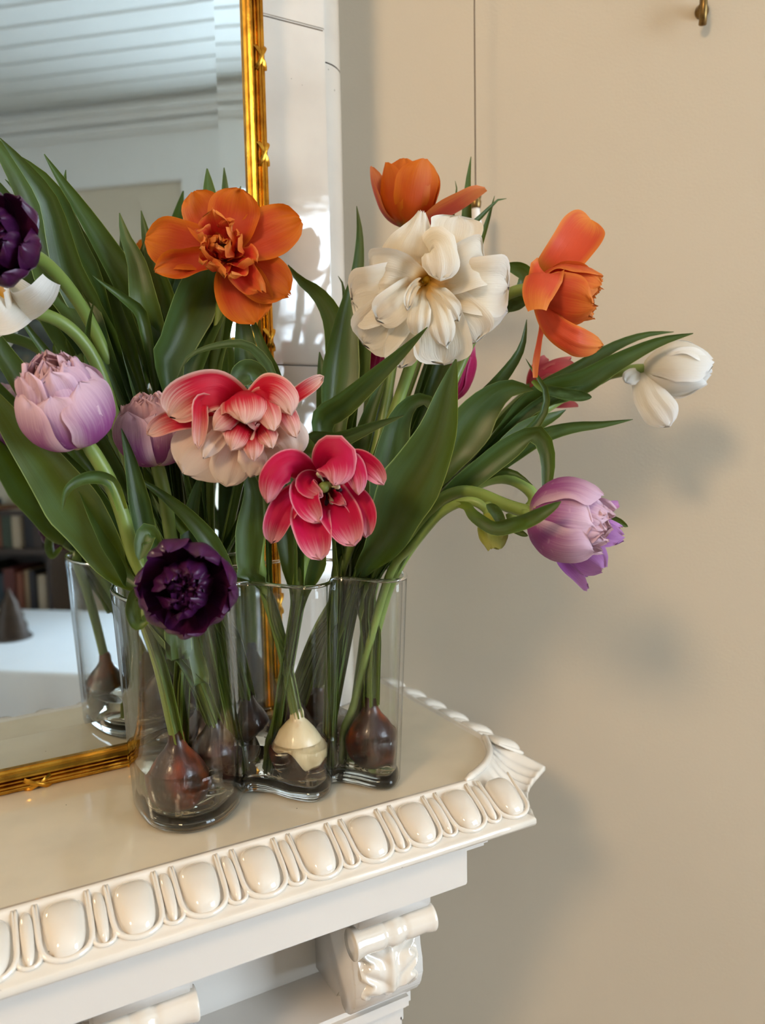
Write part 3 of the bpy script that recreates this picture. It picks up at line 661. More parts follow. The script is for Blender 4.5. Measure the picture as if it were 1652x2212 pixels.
def vase():
    R = [ring(0.0, 0.006), ring(0.0006, 0.0036), ring(0.0024, 0.0010), ring(0.005, 0.0)] + [ring(z, 0.0) for z in (0.03, 0.06, 0.09, 0.12, 0.15)] + [ring(VH-0.0007, 0.0), ring(VH, 0.0008), ring(VH, 0.0020), ring(VH-0.0007, 0.0028)] + \
        [ring(z, 0.0029) for z in (0.15, 0.12, 0.09, 0.06, 0.03)] + [ring(0.013, 0.0032), ring(0.0105, 0.0050), ring(0.0095, 0.0080)]
    vs_ = [v for r in R for v in r]; fs = []
    for i in range(len(R)-1):
        for k in range(VN): fs.append((i*VN+k, i*VN+(k+1) % VN, (i+1)*VN+(k+1) % VN, (i+1)*VN+k))
    fs.append(tuple(range(VN-1, -1, -1))); fs.append(tuple((len(R)-1)*VN+k for k in range(VN)))
    o = link('glass_vase', mesh('glass_vase', vs_, fs), M['glass'])
    tag(o, 'clear wavy lobed glass vase holding tulips, standing on the mantel shelf', 'vase')
    R = [ring(0.0006, 0.0042), ring(0.0008, 0.0034), ring(0.0030, 0.0016), ring(0.0060, 0.0012), ring(0.0092, 0.0034), ring(0.0094, 0.0080)]
    vs_ = [v for r in R for v in r]; fs = [(i*VN+k, i*VN+(k+1) % VN, (i+1)*VN+(k+1) % VN, (i+1)*VN+k) for i in range(len(R)-1) for k in range(VN)]
    fs.append(tuple(range(VN-1, -1, -1))); fs.append(tuple((len(R)-1)*VN+k for k in range(VN)))
    link('base', mesh('base', vs_, fs), M['base_glass'], o)
    rp = ring(VH-0.0011, 0.0014)
    vs_, fs = [], []
    for i in range(VN):
        nv = Vector((VNRM[i].x, VNRM[i].y, 0))
        for k in range(8):
            an = 2*math.pi*k/8; vs_.append(rp[i]+nv*(0.0016*math.cos(an))+Vector((0, 0, 0.0015*math.sin(an))))
    for i in range(VN):
        for k in range(8): fs.append((i*8+k, i*8+(k+1) % 8, ((i+1) % VN)*8+(k+1) % 8, ((i+1) % VN)*8+k))
    link('rim', mesh('rim', vs_, fs), M['base_glass'], o)
    WL = 0.037
    R = [ring(0.0100, 0.0082), ring(0.0110, 0.0054), ring(0.0135, 0.0034), ring(0.03, 0.0031), ring(WL-0.0004, 0.0031), ring(WL, 0.0033)]
    vs_ = [v for r in R for v in r]; fs = []
    for i in range(len(R)-1):
        for k in range(VN): fs.append((i*VN+k, i*VN+(k+1) % VN, (i+1)*VN+(k+1) % VN, (i+1)*VN+k))
    fs.append(tuple(range(VN-1, -1, -1))); fs.append(tuple((len(R)-1)*VN+k for k in range(VN)))
    tag(link('vase_water', mesh('vase_water', vs_, fs), M['water']), 'shallow murky water around the bulbs in the glass vase', 'water')
vase()
# ------------------------------------------------------------------ leaves, petals and stems
def blade(name, pts, width, mat, parent, roll=0.0, roll1=None, cup=0.5, keel=0.0, prof='leaf', n=26, m=9, ruf=0.0, face=None, seed=0, flip=False, fold=0.0, sheath=None):
    """a leaf or petal: pts are world points tip -> foot, width in metres, roll in degrees away from facing the room"""
    S = spline([tuple(p) for p in pts], n); vs_, uvs, fs = [], [], []
    roll1 = roll if roll1 is None else roll1
    prev = None
    for i, s in enumerate(S):
        u = i/(n-1); p = Vector(s); a = Vector(S[max(0, i-1)]); b = Vector(S[min(n-1, i+1)]); t = (b-a).normalized()
        v = (face if face is not None else (CAM-p)).normalized()
        sd = t.cross(v)
        if sd.length < 0.15 and prev is not None: sd = prev.copy()
        sd.normalize()
        if prev is not None:
            if sd.dot(prev) < 0: sd = -sd
            sd = (sd*0.6+prev*0.4).normalized()
        prev = sd.copy()
        nr = sd.cross(t)*-1
        if nr.dot(v) < 0: nr = -nr
        an = math.radians(roll+(roll1-roll)*u); c, sn = math.cos(an), math.sin(an)
        sd, nr = sd*c+nr*sn, nr*c-sd*sn
        if prof == 'leaf': w = (math.sin(math.pi*min(1.0, u**0.62*0.93+0.0))**0.85)*0.78+0.22*min(1, u*6)*(1 if u < .75 else 1-(u-.75)*1.6)
        elif prof == 'taper': w = min(1.0, (u*1.9)**0.8)*(1-0.35*u)
        elif prof == 'strip': w = min(1.0, (u*5)**0.7)
        elif prof == 'petal': w = math.sin(math.pi*min(1, (u*0.86+0.10)))**0.62 if u > 0.02 else 0.42
        else: w = prof(u)
        hw = max(0.0002, width*0.5*w); cup_ = cup
        if sheath is not None and u > sheath*0.9: cup_ = cup+(2.3-cup)*min(1, (u-sheath*0.9)/0.12)     # the foot of the leaf wraps its stem
        for j in range(m):
            q = j/(m-1)*2-1; ps = q*cup_
            x = hw*math.sin(ps)/cup_ if cup_ else hw*q; z = hw*(1-math.cos(ps))/cup_ if cup_ else 0
            z += keel*hw*abs(q)
            if ruf: z += ruf*abs(q)**1.5*math.sin(u*9+seed*1.7+q*1.3)*min(1, u*4)
            if fold: z += fold*(math.sin(q*8.5+seed)+0.6*math.sin(q*17+seed*2.1))*math.sin(math.pi*min(1, u*1.2+.1))**.5
            dt = fold*2.2*math.sin(q*15+seed)*max(0, 1-u*6) if fold else 0
            vs_.append(p+sd*x+nr*z+t*dt); uvs.append((u, j/(m-1)))
    for i in range(n-1):
        for j in range(m-1):
            k = i*m+j; f = (k, k+1, k+m+1, k+m); fs.append(f if not flip else f[::-1])
    return link(name, mesh(name, vs_, fs, uvs), mat, parent)
class Head:
    """a flower head: foot point, axis given in view terms (right, up, towards the room), petals placed round it"""
    def __init__(s, plant, base, axis, name='flower'):
        s.o = Vector(base); s.plant = plant
        s.ax = (RT*axis[0]+UP*axis[1]-FW*axis[2]).normalized()
        e1 = RT-s.ax*RT.dot(s.ax)
        if e1.length < 0.25: e1 = UP-s.ax*UP.dot(s.ax)
        s.e1 = e1.normalized(); s.e2 = s.ax.cross(s.e1)
        me = lathe_mesh(name, [(0.0022, -0.006), (0.0036, -0.002), (0.0042, 0.001), (0.0030, 0.006), (0.0022, 0.014), (0.0034, 0.017), (0.0012, 0.0185)], 12, s.ax, s.o)
        s.f = link(name, me, M['stem'], plant); s.n = 0
    def petal(s, mat, phi, L, W, a0, a1, a2, r0=2.5, z0=0.0, cup=0.6, ruf=0.0, prof=None, crease=0.0, tip=0.0, twist=0.0, n=18, m=11, jag=0.0, bias=0.0):
        """phi: direction round the axis (deg, 0 = picture right), L, W in mm, a0..a2: lean away from the axis at foot, middle, tip"""
        s.n += 1; sd = s.n*1.37+phi*0.01
        L, W, r0, z0 = L/1000, W/1000, r0/1000, z0/1000; ph = math.radians(phi)
        rd = s.e1*math.cos(ph)+s.e2*math.sin(ph); tn = -s.e1*math.sin(ph)+s.e2*math.cos(ph)
        r, h = r0, z0; vs_, uvs, fs = [], [], []
        for i in range(n):
            u = i/(n-1)
            al = math.radians(a0+(a1-a0)*min(1, u*2) if u < 0.5 else a1+(a2-a1)*(u-0.5)*2)
            if i: r += math.sin(al)*L/(n-1); h += math.cos(al)*L/(n-1)
            p = s.o+rd*r+s.ax*h
            tg = rd*math.sin(al)+s.ax*math.cos(al); nr = s.ax*math.sin(al)-rd*math.cos(al)     # towards the inside of the flower
            tw = math.radians(twist*u); c_, s_ = math.cos(tw), math.sin(tw); t2 = tn*c_+nr*s_; n2 = nr*c_-tn*s_
            if prof: w = prof(u)
            else: w = (0.30+0.70*math.sin(math.pi*0.5*min(1, u/0.55)))*(1 if u < 0.62 else max(0.03, 1-((u-0.62)/0.38)**2.4)**0.5)
            hw = W*0.5*w; cp = max(0.05, cup)
            for j in range(m):
                q = j/(m-1)*2-1; ps = q*cp
                x = hw*math.sin(ps)/cp; z = hw*(1-math.cos(ps))/cp
                z += crease*0.001*(1-abs(q))*math.sin(math.pi*u)*-1
                wob = mnoise.noise(Vector((u*4.0+sd*3.1, q*3.0, sd)))
                z += ruf*0.001*(abs(q)**1.3*math.sin(u*11+sd*2.3+q*2.0)*min(1, u*2.5)+u*u*math.sin(q*7.5+sd))*0.7+ruf*0.0007*wob
                z += tip*0.001*u**3
                jg = jag*0.001*(math.sin(q*13+sd*5)+0.7*math.sin(q*29+sd))*u**6
                vs_.append(p+t2*(x+bias*0.001*u*u)+n2*z+tg*jg); uvs.append((u, j/(m-1)))
        for i in range(n-1):
            for j in range(m-1):
                k = i*m+j; fs.append((k, k+1, k+m+1, k+m))
        return link('petal', mesh('petal', vs_, fs, uvs), M[mat], s.f)
    def whorl(s, mat, count, L, W, a0, a1, a2, phi0=0.0, jit=0.12, **kw):
        for k in range(count):
            j = lambda x, a=jit: x*(1+random.uniform(-a, a)); d = lambda x, a=9: x+random.uniform(-a, a)*jit/0.12
            s.petal(mat, phi0+360*k/count+random.uniform(-14, 14)*jit/0.12, j(L), j(W), d(a0), d(a1), d(a2), **kw)
    def stamens(s, count=6, L=16, lean=24, mat='anther'):
        vs_, fs = [], []
        for k in range(count):
            ph = 2*math.pi*k/count+random.uniform(-.3, .3); rd = s.e1*math.cos(ph)+s.e2*math.sin(ph); a = math.radians(lean*random.uniform(.7, 1.3))
            d = s.ax*math.cos(a)+rd*math.sin(a); p0 = s.o+rd*0.003
            me = tube_mesh('stamen', [p0, p0+d*L*0.0005, p0+d*L*0.00062, p0+d*L*0.0009, p0+d*L*0.001], [0.0007, 0.0006, 0.0014, 0.0015, 0.0006], 7, 10)
            link('stamen', me, M[mat], s.f)
ROOT_RADII = {}
def lathe_bulb(c, mat, parent, r=0.0195, h=0.050, lean=(0, 0, 1), own=-1):
    pf = [(0.003, 0.0), (0.45*r, 0.001), (0.80*r, 0.006), (0.97*r, 0.013), (r, 0.019), (0.93*r, 0.026), (0.72*r, 0.033), (0.45*r, 0.039), (0.30*r, h*0.88), (0.27*r, h), (0.20*r, h*1.06)]
    me = lathe_mesh('bulb', pf, 26, lean, c)
    for v in me.vertices:
        d = v.co-Vector(c); v.co += Vector((d.x, d.y, 0))*(0.05*mnoise.noise(v.co*70)+0.03*mnoise.noise(v.co*190))
    b = link('bulb', me, M[mat], parent)
    if mat == 'bulb_pale':
        vs_, fs = [], []; n = 40
        for k in range(n):
            a = 2*math.pi*k/n; top = 0.55+0.22*math.sin(a*2+1)+0.10*math.sin(a*5)
            for i in range(7):
                t = i/6*top; hh = 0.0008+0.030*t; rr = r*(0.45+0.57*math.sin(min(1, hh/0.018)*math.pi/2)-max(0, hh-0.019)*8)
                w = 1+0.05*mnoise.noise(Vector((a, t*3, 2))); vs_.append(Vector(c)+Vector((rr*1.07*w*math.cos(a), rr*1.07*w*math.sin(a), hh)))
        for k in range(n):
            for i in range(6): fs.append((k*7+i, ((k+1) % n)*7+i, ((k+1) % n)*7+i+1, k*7+i+1))
        link('skin', mesh('skin', vs_, fs), M['bulb'], b)
    for k in range(9):
        a = random.uniform(0, 6.28); q = Vector((math.cos(a), math.sin(a), 0)); p0 = Vector(c)+q*0.006+Vector((0, 0, 0.001)); ln = random.uniform(0.006, 0.014)
        pts = [p0, p0+q*ln*0.5+Vector((0, 0, -0.001)), p0+q*ln+Vector((random.uniform(-.003, .003), random.uniform(-.003, .003), 0.0006))]
        pts = [keep_in(p, 0.0004, own) for p in pts]
        if min(p.z for p in pts) < 0.0112:
            for p in pts: p.z = max(p.z, 0.0112)
        link('root', tube_mesh('root', pts, 0.0004, 5, 8), M['root'], b)
    return b
# where each plant stands in the vase: foot x, y, bulb radius (0 = cut stem), and x, y where it passes the mouth
SPOTS = [(.1502, .5396, .0185, .1079, .5018), (.1530, .5768, .0180, .1327, .5393), (.1892, .5798, .0175, .1584, .5523), (.2085, .5222, .0187, .1898, .5255), (.1970, .5469, 0, .2056, .5096), (.1177, .5184, .0195, .0993, .5133),
         (.1740, .5608, 0, .1495, .5636), (.1302, .5669, 0, .1375, .5556), (.2187, .5587, .0180, .2533, .5270), (.2354, .5279, 0, .2423, .5176), (.2394, .5448, 0, .2532, .5082), (.2643, .5093, .0190, .2681, .5080),
         (.2495, .5761, .0165, .2690, .5420), (.2277, .5845, 0, .2559, .5412), (.2653, .5483, 0, .2800, .5265), (.2711, .5342, 0, .2605, .4958), (.2567, .5389, 0, .2783, .4962), (.2481, .5293, 0, .2696, .4847)]
BULB_Z, BULB_H = 0.0118, 0.05
BULB_PROFILE = [(0.0, 0.15), (0.001, 0.45), (0.006, 0.80), (0.013, 0.97), (0.019, 1.0), (0.026, 0.93), (0.033, 0.72), (0.039, 0.45), (0.044, 0.30), (0.054, 0.22)]
def bulb_radius(h, r):
    if h < -0.004 or h > 0.054: return 0.0
    h = max(0.0, h)
    for (a, ra), (b, rb) in zip(BULB_PROFILE, BULB_PROFILE[1:]):
        if h <= b: return r*(ra+(rb-ra)*(h-a)/(b-a))
    return 0.0
_rings = {}
def ring_at(z):
    k = int(max(5, min(80, z/0.002)))
    if k not in _rings: _rings[k] = [(v.x, v.y) for v in ring(k*0.002, 0.0031)]
    return _rings[k]
def keep_in(p, m, own, over=False):
    """what stands in the vase stays inside its glass and beside the other bulbs"""
    if p.z > 0.215 or p.z < 0.0: return p
    p = p.copy(); p.z = max(p.z, 0.0102+0.6*m)
    for _ in range(2):
        for k, sp in enumerate(SPOTS):
            if k == own or not sp[2]: continue
            rr = bulb_radius(p.z-BULB_Z, sp[2]*1.05)
            if rr:
                dx, dy = p.x-sp[0], p.y-sp[1]; d = math.hypot(dx, dy)+1e-9
                if d < rr+m: p.x, p.y = sp[0]+dx/d*(rr+m), sp[1]+dy/d*(rr+m)
        slack = max(0.0, (p.z-0.163)*(12.0 if over else 2.2))
        R_ = ring_at(p.z); best = 1e9; ins = False; j = VN-1
        for i in range(VN):
            ax, ay = R_[i]; bx, by = R_[j]
            if (ay > p.y) != (by > p.y) and p.x < (bx-ax)*(p.y-ay)/(by-ay)+ax: ins = not ins
            d = (ax-p.x)**2+(ay-p.y)**2
            if d < best: best, q = d, i
            j = i
        d = math.sqrt(best); need = m-slack; sd = d if ins else -d
        if sd < need:
            f = 0.925+0.075*min(1, p.z/0.16); nv = VNRM[q]; qx, qy = R_[q]
            p.x, p.y = qx-nv.x*need, qy-nv.y*need
    return p
# small steps in depth (mm) that let neighbouring leaves pass each other
LEAF_DD = [0, 0, 0, -4, 0, 0, 0, 8, 22, -4, 0, 0, 0, 4, 0, -4, 6, 0, -17, 12, 4, 0, -12, -4, 22, 22, 12, 12, 0, -22, 4, -22, 0, -4, -8, 12, -22, 0, 17, -22, -17, 0, 0, -4, 12, 0, 0, 0, -17, 8, 0, 0, -12, -17, 0, -4, 12, -17, 0, 22, 0, 0, 17, 0, -22, 8, 0, 4, 0, 0, 0, 0, 0]
_count = [0, 0]
class Plant:
    def __init__(s, label, foot, bulb=None, cat='tulip', group=None, stem=None, sr=4.8, bz=0.0118, br=0.0208, bh=0.05):
        """foot: world x, y of the bulb or cut stem; stem: picture points (x, y, d) from the flower down to the vase mouth"""
        s.i = _count[0]; _count[0] += 1; sp = SPOTS[s.i]; foot = sp[:2]; br = sp[2]
        s.root = tag(empty('tulip', (foot[0], foot[1], bz)), label, cat, group)
        s.inv = Vector((foot[0], foot[1], bz)); s.kids = []
        s.foot = Vector((foot[0], foot[1], bz)); s.bulb = bulb; s.bh = bh
        s.topz = bz+(bh if bulb else 0.0)
        s.ftop = Vector((foot[0], foot[1], s.topz))
        s.stem_px = [at(*p) for p in stem]; s.stem_px[-1] = Vector((sp[3], sp[4], s.stem_px[-1].z))
        if bulb: lathe_bulb(s.foot, bulb, s.root, br, bh, own=s.i)
        neck = s.stem_px[-1]
        path = s.stem_px+[s.ftop.lerp(neck, 0.5)+Vector((0, 0, 0.006)), s.ftop+Vector((0, 0, -0.006 if bulb else 0.0))]
        r = sr/1000; n = 6*len(path)
        P = [Vector(q) for q in spline([tuple(q) for q in path], n)]
        for _ in range(3):
            P = [keep_in(q, r*1.05, s.i, s.i == 5) if k else q for k, q in enumerate(P)]
            P = [P[0]]+[(P[k-1]+P[k]*2+P[k+1])/4 for k in range(1, n-1)]+[P[-1]]
        P = [keep_in(q, r*1.02, s.i, s.i == 5) if k else q for k, q in enumerate(P)]
        link('stem', tube_mesh('stem', P, [r*0.78]+[r*0.92]*(n-2)+[r*1.05], 12, 2*n), M['stem'], s.root)
        s.neck = neck
    def leaf(s, pts, w, d0=None, d1=None, foot=True, roll=0, roll1=None, cup=0.7, keel=0.15, prof=None, ruf=0.0, seed=0, wn=None):
        """picture points tip -> foot (x, y[, d]); w in picture pixels"""
        n = len(pts); P = []; dd = LEAF_DD[_count[1]] if _count[1] < len(LEAF_DD) else 0.0; _count[1] += 1
        for i, p in enumerate(pts):
            d = p[2] if len(p) > 2 else d0+((d1 if d1 is not None else d0)-d0)*i/(n-1)
            d += dd*0.001*(1.0 if i < n-1 else 0.6)
            P.append(at(p[0], p[1], d))
        dm = ((P[n//2]-CAM).dot(FW)); W = 1.14*w*pxm(dm)
        Lv = sum((b-a).length for a, b in zip(P, P[1:]))
        if foot:
            a = 2.4*_count[1]; j = Vector((math.cos(a), math.sin(a), 0))*0.0026
            P.append(s.neck+j)
            P.append(s.ftop.lerp(s.neck, 0.45)+j+Vector((0, 0, 0.004))); P.append(s.ftop+j*0.8+Vector((0, 0, -0.004 if s.bulb else 0.0)))
            Lt = sum((b-a).length for a, b in zip(P, P[1:])); fv = Lv/Lt; wl = min(1.0, 0.0165/W)
            def pf(u, fv=fv, wl=wl):
                if u <= fv:
                    t = u/fv; return min(1.0, max(0.03, (t*1.55)**0.75 if t < 0.645 else 1.0))*(1 if t < 0.66 else 1-(1-max(wl, 0.62))*(t-0.66)/0.34)
                t = (u-fv)/(1-fv); a = max(wl, 0.62); return a+(wl-a)*min(1, t*2.2)
            o = blade('leaf', P, W, M['leaf'], s.root, roll, roll1, cup, keel, pf, 44, 9, ruf, None, seed, sheath=fv)
            for v in o.data.vertices: v.co = keep_in(v.co, 0.0003, s.i)
            return o
        return blade('leaf', P, W, M['leaf'], s.root, roll, roll1, cup, keel, prof or 'leaf', 30, 9, ruf, None, seed)
    def done(s):
        bpy.context.view_layer.update()
        for c in s.root.children: c.matrix_parent_inverse = Matrix.Translation(-s.inv)
# ------------------------------------------------------------------ the tulips
def pixel_petal(h, mat, pts, w, roll=0, cup=.7, flip=False, prof='petal', ruf=.001, seed=1, fold=0.0):
    P = [at(*q) for q in pts]; o = blade('petal', P, w*pxm(pts[len(pts)//2][2]), M[mat], h.f, roll, None, cup, 0.0, prof, 28, 15, ruf, None, seed, flip, fold)
    for uvd in o.data.uv_layers[0].data: uvd.uv = (1-uvd.uv[0], uvd.uv[1])
    return o
def dbl_globe(h, mats, R=28, open_=0.0, n_out=6, phi0=10, ruf=1.3, jag=0.45, reach=2.02, rings=((7, .86), (7, .70), (6, .52), (5, .34), (3, .16)), phis=None):
    """a full, globe shaped double bloom: overlapping cupped outer petals round ruffled inner whorls"""
    for k in range(n_out):
        a = phis[k] if phis else phi0+360*k/n_out+random.uniform(-8, 8)
        h.petal(mats[0], a, R*reach*(random.uniform(1.0, 1.06) if k % 2 else random.uniform(.91, .94)), R*random.uniform(1.45, 1.62), 98, 22+open_*0.3, -44+open_, r0=2.5, z0=-1.0 if k % 2 else 1.0, cup=0.8, ruf=ruf*0.8, jag=jag, tip=random.uniform(-1.0, 1.5), m=13, prof=lambda u: (0.34+0.66*math.sin(math.pi*.5*min(1, u/.5)))*(1-max(0, (u-.72)/.28)**3.2)**.5 if u < .995 else .12)
    for w, (cnt, sc) in enumerate(rings):
        for k in range(cnt):
            a = phi0+33*w+360*k/cnt+random.uniform(-16, 16); Rw = R*sc
            h.petal(mats[min(1+w//2, len(mats)-1)], a, R*1.72*random.uniform(.90, 1.06), R*random.uniform(.74, .98)*(0.5+0.5*sc), 34+open_*.3, 0, -34+open_+random.uniform(-22, 18), r0=Rw*.58, z0=2.0+(1-sc)*4, cup=random.uniform(.5, .85), ruf=ruf*1.3, jag=jag*1.6, twist=random.uniform(-18, 18), n=16, m=11, prof=lambda u: (0.34+0.66*math.sin(math.pi*.5*min(1, u/.5)))*(1-max(0, (u-.72)/.28)**3.2)**.5 if u < .995 else .12)
# -- mauve, full globe, front left
p = Plant('full mauve pink peony tulip bowed over the vase beside a paler twin', (.136, .531), 'bulb_dark', stem=[(188, 958, .467), (232, 1028, .474), (266, 1115, .482), (292, 1210, .49), (322, 1300, .50)], sr=5.0)
h = Head(p.root, at(176, 950, .480), (-.12, .74, .66)); dbl_globe(h, ['mauve', 'mauve', 'rosemauve'], 31, 4, 6, phi0=-78)
p.leaf([(-40, 815), (30, 915), (110, 1015), (190, 1125), (255, 1225)], 118, .455, .50, cup=.5, roll=-20, ruf=.002)
p.leaf([(120, 965), (172, 1030), (215, 1110), (265, 1200), (300, 1275)], 74, .478, .505, cup=.8, roll=15)
p.leaf([(134, 1104), (148, 1056), (192, 1032), (240, 1042), (264, 1100)], 40, .452, .478, foot=False, prof='taper', cup=1.2)
p.leaf([(262, 925), (283, 1000), (300, 1080), (318, 1170)], 46, .49, .50, cup=.9)
p.leaf([(300, 1210), (318, 1150), (330, 1190), (318, 1260)], 40, .475, .485, cup=.8, foot=False)
p.done()
# -- second mauve behind
p = Plant('dusky mauve ruffled tulip standing half behind the red and blush bloom', (.160, .572), 'bulb_dark', stem=[(338, 1000, .518), (358, 1080, .528), (372, 1180, .54), (398, 1285, .545)], sr=5.0)
h = Head(p.root, at(338, 1003, .518), (-.02, .96, .28)); dbl_globe(h, ['mauve', 'rosemauve', 'rosemauve'], 25, 12, 6, phi0=-60, reach=2.15)
p.leaf([(288, 1028), (345, 1066), (410, 1122), (462, 1190), (480, 1260)], 42, .50, .54, cup=.8, roll=10)
p.leaf([(310, 1005), (322, 1035), (350, 1080), (400, 1150)], 26, .52, .54, foot=False, prof='strip', cup=1.4)
p.leaf([(440, 1010), (420, 1075), (410, 1140), (412, 1220)], 40, .54, .55, cup=.9)
p.leaf([(275, 1000), (300, 1100), (330, 1190), (360, 1270)], 60, .545, .55, cup=.6)
p.done()
# -- orange, wide open
p = Plant('wide open orange tulip before the gilt mirror frame', (.178, .580), 'bulb_dark', stem=[(492, 568, .565), (474, 690, .578), (456, 830, .578), (446, 980, .572), (446, 1120, .57), (455, 1270, .57)])
h = Head(p.root, at(492, 556, .560), (.0, .06, 1.0))
for ph, L, W, a0, a1, a2, kw in ((172, 55, 36, 62, 84, 72, dict(cup=.5, crease=1.5)), (118, 47, 30, 60, 82, 70, dict(cup=.5)), (74, 44, 36, 56, 74, 62, dict(cup=.55, z0=2)), (22, 57, 36, 60, 84, 76, dict(cup=.5, z0=1)),
                                 (200, 50, 24, 66, 80, 60, dict(cup=1.1, z0=2)), (-34, 52, 34, 66, 86, 84, dict(cup=.4, jag=1.5)), (-66, 52, 38, 68, 88, 88, dict(cup=.4))):
    h.petal('orange', ph, L*1.02, W*1.08, a0, a1, a2, ruf=2.2, **kw)
for k, (ph, L, W, a0, a1, a2) in enumerate(((205, 34, 26, 46, 22, -15), (160, 32, 22, 46, 24, -5), (100, 34, 30, 50, 30, 30), (55, 30, 22, 40, 26, 10), (15, 30, 20, 44, 34, -10), (330, 36, 24, 56, 46, 40), (285, 38, 30, 58, 48, 10), (245, 36, 26, 56, 40, -10), (10, 24, 18, 24, 10, -20), (120, 26, 22, 22, 6, -30), (230, 26, 20, 22, 10, -20), (310, 44, 24, 64, 66, 70), (180, 24, 18, 20, 8, -20))):
    h.petal('orange_red', ph, L, W, a0, a1, a2, ruf=3.2, cup=.95, twist=random.uniform(-36, 36), jag=1.2, z0=3, n=16, m=11)
h.stamens(5, 17, 52)
p.leaf([(447, 364), (450, 410), (452, 470), (440, 580), (412, 660), (378, 740), (362, 830)], 92, .600, .56, cup=.6, roll=20, foot=True)
p.leaf([(484, 362), (488, 410), (490, 480), (482, 600), (458, 690), (432, 760), (418, 860)], 62, .602, .565, cup=.7, roll=-25)
p.leaf([(520, 402), (514, 430), (506, 520), (490, 640), (472, 730), (455, 830)], 44, .604, .575, cup=.7)
p.leaf([(516, 636), (522, 690), (530, 770), (538, 850), (530, 960)], 72, .560, .565, cup=.7, roll=10)
p.leaf([(528, 648), (546, 690), (572, 755), (600, 825), (590, 930), (560, 1060)], 46, .556, .56, cup=.9, roll=-25)
p.done()
# -- thin blue-green leaf that folds over, and the red and blush bloom
p = Plant('red and blush double tulip with ragged pale rims facing forward', (.196, .514), 'bulb_pale', stem=[(548, 905, .50), (566, 985, .535), (566, 1100, .55), (556, 1230, .55), (560, 1300, .55)], br=0.0225, bh=0.047)
h = Head(p.root, at(532, 905, .492), (-.05, -.16, 1.0))
for ph, L, W, a0, a1, a2, tw in ((250, 28, 26, 40, 30, -30, 0), (125, 28, 26, 34, 20, -30, 0), (15, 26, 22, 34, 20, -30, 20), (180, 28, 24, 40, 30, -30, -15), (300, 28, 24, 46, 40, -10, 20), (65, 26, 22, 24, 10, -30, 10)):
    h.petal('pinkwhite', ph, L, W, a0, a1, a2, ruf=2.4, cup=.9, twist=tw, jag=1.2, z0=3, n=15, m=9)
broad = lambda u: max(.03, (1-(1-min(1, u/.28))**2)**.5*(1-.45*u*u))
for mt, w, cup, pts in (('blush', 150, -.4, [(396, 1022, .486), (432, 985, .482), (480, 945, .488), (525, 915, .503)]), ('blush', 96, -.5, [(488, 1050, .487), (498, 1005, .482), (516, 955, .488), (530, 915, .503)]), ('blush', 96, -.5, [(590, 1026, .49), (602, 985, .486), (580, 940, .49), (540, 915, .503)]),
                        ('pinkwhite', 54, .9, [(318, 938, .478), (362, 912, .476), (420, 905, .482), (510, 910, .503)]), ('pinkwhite', 40, .9, [(698, 814, .495), (662, 838, .492), (612, 872, .495), (550, 905, .504)]),
                        ('pinkwhite', 104, .7, [(366, 900, .470), (404, 862, .466), (470, 842, .474), (528, 880, .503)]), ('pinkwhite', 88, -1.0, [(628, 896, .464), (614, 862, .460), (578, 842, .464), (535, 880, .503)]), ('pinkwhite', 56, -.8, [(640, 945, .470), (622, 905, .466), (592, 870, .474), (540, 905, .503)]),
                        ('pinkwhite', 136, -.9, [(530, 914, .456), (532, 884, .455), (526, 852, .464), (524, 842, .495)]), ('pinkwhite', 62, -.8, [(592, 930, .458), (582, 895, .459), (562, 862, .468), (538, 895, .500)]), ('pinkwhite', 40, .8, [(428, 968, .466), (432, 915, .464), (440, 868, .470), (510, 900, .500)]),
                        ('pinkwhite', 60, -.8, [(462, 928, .462), (486, 905, .461), (516, 885, .474), (530, 900, .500)]), ('pinkwhite', 72, -.8, [(500, 972, .463), (512, 945, .462), (526, 915, .476), (532, 905, .500)]), ('pinkwhite', 50, -.7, [(548, 996, .462), (548, 968, .461), (544, 935, .474), (536, 905, .500)]),
                        ('pinkwhite', 56, -.8, [(588, 968, .466), (578, 945, .465), (560, 918, .478), (538, 905, .500)]), ('blush', 84, -.6, [(640, 985, .480), (628, 945, .474), (595, 915, .482), (545, 905, .501)]), ('blush', 70, -.6, [(540, 1030, .484), (545, 1000, .478), (545, 960, .484), (538, 910, .501)]), ('blush', 50, -.8, [(440, 990, .470), (458, 960, .468), (490, 925, .480), (528, 905, .502)])):
    pixel_petal(h, mt, pts, w, cup=cup, prof=broad, ruf=.0022, seed=w, fold=.0004)
p.leaf([(382, 818), (398, 785), (418, 764), (470, 748), (522, 745), (556, 766), (584, 815), (575, 900)], 25, .540, .545, cup=.5, roll=35)
p.leaf([(500, 1030), (520, 1010), (545, 1060), (540, 1150), (540, 1240)], 60, .53, .55, cup=.7)
p.leaf([(690, 984), (665, 965), (640, 950), (625, 940)], 44, .475, .50, foot=False, cup=.9, roll=20)
p.leaf([(500, 835), (535, 803), (560, 830), (556, 900)], 50, .515, .525, foot=False, cup=.6)
p.done()
